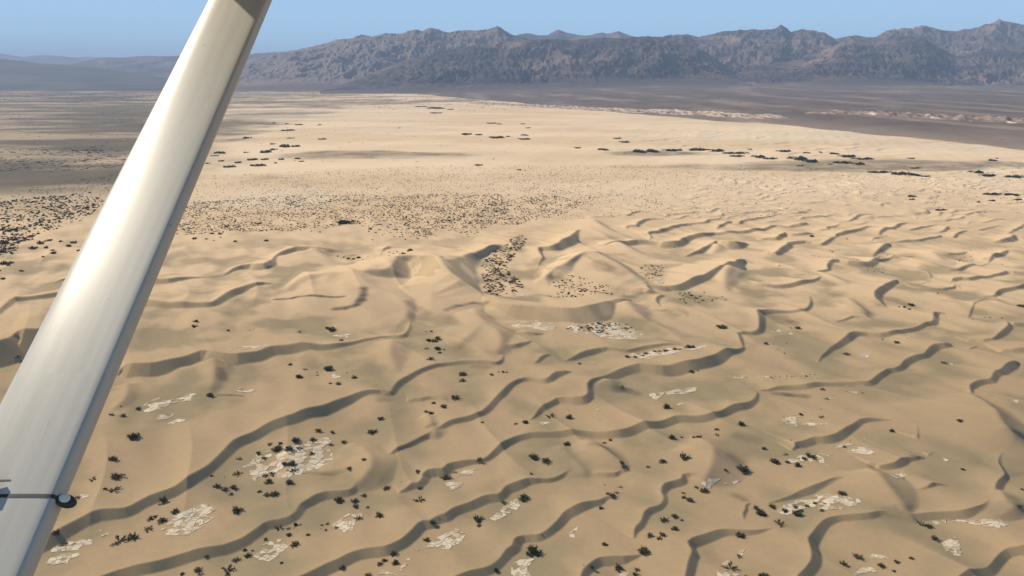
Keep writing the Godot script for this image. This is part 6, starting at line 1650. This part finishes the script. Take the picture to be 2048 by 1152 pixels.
	shrub(113.8,270.5,1.6,1,"small dark green shrub by the large white pan, right")
	shrub(152.7,227.5,1.2,1,"small dark green shrub by the lone small patch, lower far right")
	shrub(119.5,243.4,1.1,1,"small dark green shrub by the slipper-shaped patch, lower right")
func small_shrubs():
	return [84,343,1.5,147.5,291.1,1.3,188,358.9,1.6,222.7,411.7,1.8,271.7,595.7,2.6,251.8,389.2,1.7,262.8,391.8,1.7,268.4,390.6,1.7,260,439.7,1.9,241.4,550.9,2.4,267.2,530.7,2.3,-128.3,537.6,2.3,-123.2,533.4,2.3,-91.1,541.8,2.3,-85,541.8,2.3,-113.2,594.6,2.6,-71.1,637.7,2.7,-121.8,625.5,2.7,-23.3,645.6,2.8,-238.2,601,2.6,117.9,442.1,1.9,126.7,425.6,1.9,121.7,308.5,1.3,131.3,339.1,1.4,-170.2,625.7,2.5,-86.4,595.2,2.4,-89.5,637.5,2.5,-239.5,589.1,2.4,246.5,520.1,1.9,-74.8,246.4,1.0,-64.9,194.9,0.8,30.3,218.4,0.9,19.4,174.3,0.7,8.6,189.3,0.8,85.7,206.2,0.8,101.3,246.4,1.0,-137.2,371,1.4,-157.4,276.8,1.1,-88,315.1,1.2,-74.2,313,1.2,-44.6,367.4,1.4,-6,312.6,1.2,65.6,335.4,1.3,147.4,375,1.4,109.5,268.1,1.0,105,263.1,1.0,114.4,308.1,1.2,115.1,307,1.2,138.1,354.8,1.3,241.6,555.9,2.0,-96.1,538.5,1.9,-86.9,535.9,1.9,-79.9,519.9,1.9,-76.5,536.9,1.9,-161.6,640.6,2.3,-181.2,631.1,2.2,244.7,500.2,1.7,250.7,491.1,1.7,317.6,517.4,1.8,123.8,248.4,0.8,118.7,308.6,1.0,123.6,307.8,1.0,124.8,307.9,1.0,135.3,311.8,1.0,250.8,501.1,1.6,252.8,500.8,1.6,222.4,536,1.7,224.3,533.8,1.7,-106.5,520.8,1.7,-86.2,511.9,1.6,68,437.3,1.4,-96.3,224,0.7,-56.8,194.5,0.6,-21.9,198,0.6,132.1,222.6,0.7,-135,370.2,1.1,141.7,292.5,0.9,123.8,275.4,0.8,116.8,308.9,0.9,120.4,305.6,0.9,133.5,312.4,0.9,134.5,307.1,0.9,129.9,351.1,1.0,129.9,343.9,1.0,310.1,608.6,1.7,259.9,391.8,1.2,250.1,504.2,1.5,256.1,501.4,1.4,241.9,493.4,1.4,245.2,491.3,1.4,220.7,537.6,1.5,-35.9,606.9,1.7,125.4,565.2,1.6,157.8,652,1.9,115.7,264.8,0.7,128.3,305.5,0.8,254.8,496,1.3,241.8,520.8,1.4,245.9,556,1.4,274.8,534.4,1.4,333.6,528.1,1.4,-104,526.6,1.4,122.5,306,0.7,132,307.3,0.7,248.7,493.1,1.1,226.3,532,1.2,245.5,524,1.2,346.2,513.7,1.2,137,620.5,1.4,-36.2,219.1,0.5,-24.8,220,0.5,309,600,1.3,-72.2,315.2,0.7,22.8,275.5,0.6,111.7,270.3,0.6,113.5,268.4,0.6,127.8,308,0.7,117.5,311.6,0.7,271.6,440.8,0.9,229.6,533.2,1.1,232.3,534.3,1.1,232.7,529.8,1.1,235.3,529.5,1.1,239.9,526.6,1.1,241.7,526.5,1.1,-12.2,205.6,0.4,99.6,207.9,0.4,101.2,203.1,0.4,124.6,184.5,0.3,323.7,541.3,0.8]
func thickets():
	thicket(211.8,1282.7,31.1,6.4,"wide dark green mesquite thicket, leftmost in the long line right of centre")
	thicket(235.9,1291,28.4,6.4,"low dark green mesquite thicket, second from left in the long line right of centre")
	thicket(277.6,1314.3,40.5,4.8,"wide dark green mesquite thicket, third from left in the long line right of centre")
	thicket(320.9,1316.7,52.2,5.4,"wide dark green mesquite thicket, fourth from left in the long line right of centre")
	thicket(349.9,1305.7,31.6,4.7,"wide dark green mesquite thicket, fifth from left in the long line right of centre")
	thicket(371.3,1255.1,44.3,3.7,"wide dark green mesquite thicket, sixth from left in the long line right of centre")
	thicket(361,1214.6,24.1,3,"low dark green mesquite thicket, seventh from left in the long line right of centre")
	thicket(417.6,1334.3,8.8,2.2,"small dark green mesquite thicket, eighth from left in the long line right of centre")
	thicket(392.3,1207.6,24,4.4,"low dark green mesquite thicket, ninth from left in the long line right of centre")
	thicket(405.6,1187.3,23.6,3.5,"low dark green mesquite thicket, tenth from left in the long line right of centre")
	thicket(458.8,1279.9,28.2,4.2,"low dark green mesquite thicket, eleventh from left in the long line right of centre")
	thicket(445.1,1180.7,31.3,6.8,"wide dark green mesquite thicket, twelfth from left in the long line right of centre")
	thicket(417,1089.3,12.1,1.8,"small dark green mesquite thicket, thirteenth from left in the long line right of centre")
	thicket(491.5,1269.5,18.2,2.5,"low dark green mesquite thicket, fourteenth from left in the long line right of centre")
	thicket(452.8,1146.4,25.3,5.7,"low dark green mesquite thicket, fifteenth from left in the long line right of centre")
	thicket(517,1273.9,7,1.7,"small dark green mesquite thicket, sixteenth from left in the long line right of centre")
	thicket(464.3,1103.2,11,1.5,"small dark green mesquite thicket, seventeenth from left in the long line right of centre")
	thicket(528.4,1247.2,20.6,3.7,"low dark green mesquite thicket, eighteenth from left in the long line right of centre")
	thicket(491.9,1125.1,27.4,4.1,"low dark green mesquite thicket, nineteenth from left in the long line right of centre")
	thicket(537.8,1214.6,32.2,5,"wide dark green mesquite thicket, rightmost in the long line right of centre")
	thicket(500,1021.3,34,3.4,"wide dark green mesquite thicket, leftmost on the grey strip at right")
	thicket(514.4,995.6,24.3,5.3,"low dark green mesquite thicket, second from left on the grey strip at right")
	thicket(435,814.2,12.8,2.5,"small dark green mesquite thicket, third from left on the grey strip at right")
	thicket(426.3,794.5,7.1,1.6,"small dark green mesquite thicket, fourth from left on the grey strip at right")
	thicket(522.7,981.6,19.6,4.6,"low dark green mesquite thicket, fifth from left on the grey strip at right")
	thicket(568.6,1061.9,17.6,1.8,"low dark green mesquite thicket, rightmost on the grey strip at right")
	thicket(508.6,1112.3,22.1,4.1,"low dark green mesquite thicket, leftmost on the far right plain")
	thicket(545.6,1178.4,39,3.9,"wide dark green mesquite thicket, second from left on the far right plain")
	thicket(625.9,1187.8,17,2,"low dark green mesquite thicket, third from left on the far right plain")
	thicket(733.1,1155.4,15.3,3.8,"low dark green mesquite thicket, fourth from left on the far right plain")
	thicket(762,1189.7,5.3,1.6,"small dark green mesquite thicket, rightmost on the far right plain")
	thicket(-363.7,3053.6,66.2,4,"wide dark green mesquite thicket, leftmost in the far dark line left of centre")
	thicket(-294.6,2892.8,94.1,7.5,"wide dark green mesquite thicket, second from left in the far dark line left of centre")
	thicket(-255.6,2559.8,50,4.2,"wide dark green mesquite thicket, rightmost in the far dark line left of centre")
	thicket(-149.2,659.2,17.9,4.2,"low dark green mesquite thicket, leftmost by the dunes left of centre")
	thicket(420.5,726.6,12.3,2.2,"small dark green mesquite thicket, rightmost by the dunes left of centre")
	thicket(534.2,974.4,19.5,2.3,"low dark green mesquite thicket, leftmost at the right edge before the dunes")
	thicket(620.8,1007.3,20.1,4.2,"low dark green mesquite thicket, second from left at the right edge before the dunes")
	thicket(486.1,776.2,4.4,1.6,"small dark green mesquite thicket, third from left at the right edge before the dunes")
	thicket(620.2,980.6,24,3.6,"low dark green mesquite thicket, fourth from left at the right edge before the dunes")
	thicket(505.2,784.7,7.9,1.6,"small dark green mesquite thicket, fifth from left at the right edge before the dunes")
	thicket(531.7,826.4,20.3,3,"low dark green mesquite thicket, sixth from left at the right edge before the dunes")
	thicket(545.7,819.3,22,3,"low dark green mesquite thicket, seventh from left at the right edge before the dunes")
	thicket(648.5,970.5,23.7,4,"low dark green mesquite thicket, eighth from left at the right edge before the dunes")
	thicket(533.9,785.6,8.8,2,"small dark green mesquite thicket, rightmost at the right edge before the dunes")
	thicket(-225.8,2815.9,30.5,3.7,"wide dark green mesquite thicket, leftmost on the pale plain in the middle")
	thicket(-100.3,1667.2,27.4,4.9,"low dark green mesquite thicket, second from left on the pale plain in the middle")
	thicket(-49.1,1100.3,14.6,2.6,"low dark green mesquite thicket, third from left on the pale plain in the middle")
	thicket(-71.7,1655.3,16.3,3.3,"low dark green mesquite thicket, fourth from left on the pale plain in the middle")
	thicket(-55.5,2038.5,33.3,3.3,"wide dark green mesquite thicket, fifth from left on the pale plain in the middle")
	thicket(-32.7,1572.3,36.2,5.2,"wide dark green mesquite thicket, sixth from left on the pale plain in the middle")
	thicket(-34.9,2003.5,19.7,2.6,"low dark green mesquite thicket, seventh from left on the pale plain in the middle")
	thicket(-9.5,1605.9,14.1,2.6,"low dark green mesquite thicket, eighth from left on the pale plain in the middle")
	thicket(9.8,1046.8,8.1,1.7,"small dark green mesquite thicket, ninth from left on the pale plain in the middle")
	thicket(28.4,2003.5,14,2.6,"small dark green mesquite thicket, tenth from left on the pale plain in the middle")
	thicket(24.4,1637.3,23.3,3.2,"low dark green mesquite thicket, eleventh from left on the pale plain in the middle")
	thicket(23.7,1541.7,28.7,3.5,"low dark green mesquite thicket, twelfth from left on the pale plain in the middle")
	thicket(38.7,1867.9,14.3,2.4,"low dark green mesquite thicket, thirteenth from left on the pale plain in the middle")
	thicket(117.7,1365.4,15,2.7,"low dark green mesquite thicket, fourteenth from left on the pale plain in the middle")
	thicket(155.2,1318.4,26.1,3.5,"low dark green mesquite thicket, rightmost on the pale plain in the middle")
	thicket(-452.5,1122.8,8.7,2.2,"small dark green mesquite thicket, leftmost in the grove just right of the strut")
	thicket(-479.8,1223.7,16.2,1.6,"low dark green mesquite thicket, second from left in the grove just right of the strut")
	thicket(-492.3,1271.3,27.9,4.2,"low dark green mesquite thicket, third from left in the grove just right of the strut")
	thicket(-445,1155.7,10.2,2.3,"small dark green mesquite thicket, fourth from left in the grove just right of the strut")
	thicket(-401.3,1073.5,19,3.6,"low dark green mesquite thicket, fifth from left in the grove just right of the strut")
	thicket(-412.8,1136.6,11.3,3,"small dark green mesquite thicket, sixth from left in the grove just right of the strut")
	thicket(-449.9,1282.2,12.7,2.1,"small dark green mesquite thicket, seventh from left in the grove just right of the strut")
	thicket(-403.6,1173,19.4,3.5,"low dark green mesquite thicket, eighth from left in the grove just right of the strut")
	thicket(-367.5,1093.8,24.2,4,"low dark green mesquite thicket, ninth from left in the grove just right of the strut")
	thicket(-416.6,1279.4,21.1,5.3,"low dark green mesquite thicket, tenth from left in the grove just right of the strut")
	thicket(-383.6,1174.9,12.9,3.1,"small dark green mesquite thicket, eleventh from left in the grove just right of the strut")
	thicket(-451.2,1433.2,12.6,2.8,"small dark green mesquite thicket, twelfth from left in the grove just right of the strut")
	thicket(-418.1,1330.2,14.6,3.9,"low dark green mesquite thicket, thirteenth from left in the grove just right of the strut")
	thicket(-352.7,1124.5,7.4,1.9,"small dark green mesquite thicket, fourteenth from left in the grove just right of the strut")
	thicket(-359.5,1176.8,10.4,2.7,"small dark green mesquite thicket, fifteenth from left in the grove just right of the strut")
	thicket(-416.8,1385.6,27.4,6.4,"low dark green mesquite thicket, sixteenth from left in the grove just right of the strut")
	thicket(-397.3,1392,18.3,4.1,"low dark green mesquite thicket, seventeenth from left in the grove just right of the strut")
	thicket(-338.1,1188.5,14.4,2.7,"low dark green mesquite thicket, eighteenth from left in the grove just right of the strut")
	thicket(-318.9,1146.3,8.8,1.9,"small dark green mesquite thicket, rightmost in the grove just right of the strut")
	thicket(-546.1,1569.3,20.6,4.1,"low dark green mesquite thicket, leftmost on the pale flat right of the strut")
	thicket(-635.7,2041.7,13.3,3.3,"small dark green mesquite thicket, second from left on the pale flat right of the strut")
	thicket(-588.9,2002.8,13.1,3.9,"small dark green mesquite thicket, third from left on the pale flat right of the strut")
	thicket(-519.5,1775.8,32.9,4.1,"wide dark green mesquite thicket, fourth from left on the pale flat right of the strut")
	thicket(-457.1,1570.1,20.6,2.1,"low dark green mesquite thicket, fifth from left on the pale flat right of the strut")
	thicket(-551,1975.5,25.8,3.2,"low dark green mesquite thicket, sixth from left on the pale flat right of the strut")
	thicket(-495.9,1975.5,9.5,3.2,"small dark green mesquite thicket, seventh from left on the pale flat right of the strut")
	thicket(-385.5,1543.6,20.3,3,"low dark green mesquite thicket, eighth from left on the pale flat right of the strut")
	thicket(-275.1,1867.9,7.3,2.4,"small dark green mesquite thicket, rightmost on the pale flat right of the strut")
	thicket(214.3,1552.9,20.4,3.1,"low dark green mesquite thicket, leftmost on the rippled sand beyond the long line")
	thicket(217.1,1477.3,22.7,3.4,"low dark green mesquite thicket, rightmost on the rippled sand beyond the long line")
func scatter():
	belt("clumps",[-533.5,776.1,-518.3,802.1,-474.6,840.5,-419.9,773,-392.9,676.9,-394.2,601.1,-368.5,524.5],1300,1.1,3.4)
	belt("clumps",[-450.1,611,-453.1,653.5,-400.3,611,-368.2,591.6,-363.8,539.9,-339.5,480.4,-352.5,470.4],120,2.5,6)
	belt("dots",[-284,611,-336.8,773,-233.5,822.6,-13.3,829.7,95,805.4,45.5,701.9,7.1,658,-55.2,658,-68.1,611,-111.6,676.9,-146.8,649,-197.5,627.3,-252.3,615],7500,0.9,2.4)
	belt("dots",[-360.2,773,-391,990.4,-90.4,1101.5,347.2,1101.5,289.3,805.4,95,805.4,-13.3,829.7,-233.5,822.6],4200,0.8,1.9)
	belt("dots",[-80.5,728.8,-2.1,788.9,-6.4,676.9,-34.9,611,-67,642.3],420,1.2,2.6)
	belt("dots",[-148.2,676.9,-83.9,715.1,-59.8,611,-66.1,591.6,-109.6,611],200,1.2,2.8)
	belt("dots",[-585.1,805.4,-575.8,840.5,-506.2,1101.5,-367.3,788.9,-475.9,822.6,-531.5,773],900,0.9,2.4)
	belt("dots",[122,805.4,304.8,788.9,272.6,676.9,128.4,689.2],260,0.9,1.9)
	belt("dots",[9.5,890.8,165.2,805.4,129.8,696.8,43.9,676.9],500,0.9,1.8)
	belt("dots",[-286.1,1016.1,85,1016.1,123.5,815.7,-65.6,788.9,-286.3,815.7],1600,0.7,1.8)
	belt("dots",[347.2,1101.5,642.7,942.6,502.5,728.8,289.3,805.4],700,0.8,2)
	belt("hollow",[-14.9,433.5,-18,452.7,-19.9,476.6,-21.7,501.2,-19.3,520.8,-13.4,548.8,-4.6,563.8,3.1,603.6,11.4,608.5,10.3,573.4,2.8,543.9,-1.8,513.5,-3.4,496.1,4.9,470.4,7.5,458.4,4.6,441.5,-4.5,433.5],430,1.1,2.6)
	belt("hollow",[23.4,458.4,28.5,470.4,38.7,476.6,51.6,465.8,63.6,447,60.3,433.5,41.6,427,24.4,424.5,19.5,430.9,31,447],150,0.9,1.9)
	belt("hollow",[85.1,499.5,95.5,504.7,105.1,502.9,99.3,479.7,89.4,470.4,86.6,482.9],62,0.9,1.8)
	belt("hollow",[99.9,438.8,110.7,442.9,117.6,433.5,128.2,433.5,126,425.8,108.8,415.8,98.7,419.5],52,0.9,1.9)
	belt("hollow",[28.2,371.8,37.2,377.9,47.2,384.1,56.3,386.2,66.1,379.9,65.2,369.8,51.4,364,38.7,365.9],80,1,2)
	belt("dots",[317.2,543.9,346.1,552,335.4,524.5,316,519],40,0.6,1.3)
	belt("dots",[243.7,564.7,251.6,556.2,240.9,543.9],16,0.6,1.3)
	belt("far",[-3520.6,4644.3,-2284.2,5101.1,-1560.9,3473.9,-2514.7,3306.7],700,3,9)
	belt("far",[-1955,5101.1,-371.8,4644.3,146.5,2972.3,-209.2,2596.1,-773.4,3107.1,-1336,3473.9],900,2,7)
	belt("far",[-1827.4,2501,-1397.8,3107.1,-506.2,1101.5,-819.9,1101.5],700,1.5,4)
	belt("far",[-1241.5,2972.3,-209.2,2596.1,190,1648.1,-17.5,1101.5,-433.3,1101.5],700,1,3)
	belt("far",[-891.5,1321.9,-720.3,1415.7,-542.6,1071.5,-674.1,990.4],500,2,5)
func stains(col: PackedColorArray):
	stain(col,[-99.8,405.5,-94,405,-88.5,406.4,-87.1,414.2,-87.7,424,-89.7,436.3],2.6,0.8)
	stain(col,[-141.1,427,-129.5,425.8,-119.8,425.9,-112.6,423.7,-99.1,422.8],1.6,0.75)
	stain(col,[-37,400.4,-30.6,409.8,-22.3,415.4,-15,412.4],2.2,0.5)
	stain(col,[58.3,492,64.7,482.1,72.1,475.7],5.0,0.3)
	stain(col,[111.1,291.6,116.5,290.7,122.4,289.4],2.2,0.55)
	stain(col,[-130.9,314.5,-127.2,305.9],2.0,0.5)
	stain(col,[-123.5,290,-118.1,289.7,-112.8,289.4],0.9,0.6)
	stain(col,[44.5,297.1,48.8,297.2,52.9,292.8],2.6,0.5)
	stain(col,[-16.5,320.7,-11.8,318.5],3.0,0.4)
	stain(col,[-53.8,283.4,-51.9,284.1],2.5,0.3)
	stain(col,[28.6,242.8,32.9,240.7,36.7,235.8],2.0,0.4)
	stain(col,[76.6,235,78.6,232.6],2.5,0.4)
	stain(col,[83.6,252.7,89.5,249.3],3.0,0.35)
	stain(col,[71.9,212.1,73.6,209.9],2.0,0.45)
	stain(col,[122.6,229.8,121,223.3],1.5,0.5)
	stain(col,[140.3,236.1,143,236.1],1.2,0.5)
	stain(col,[279.1,529.4,290,531.1],2.5,0.5)
	stain(col,[146.5,396.6,151.6,387.6,153.3,383],3.5,0.35)
	stain(col,[88.1,454.2,95.7,444.9],2.5,0.5)
	stain(col,[67.8,433.1,73.5,431.3],2.5,0.4)
	stain(col,[-31.7,259.4,-29.5,261.2],1.5,0.4)
	stain(col,[-97,332.6,-92,322.2],4.0,0.25)
	stain(col,[-60.5,414.5,-46.3,396.3],3.0,0.35)
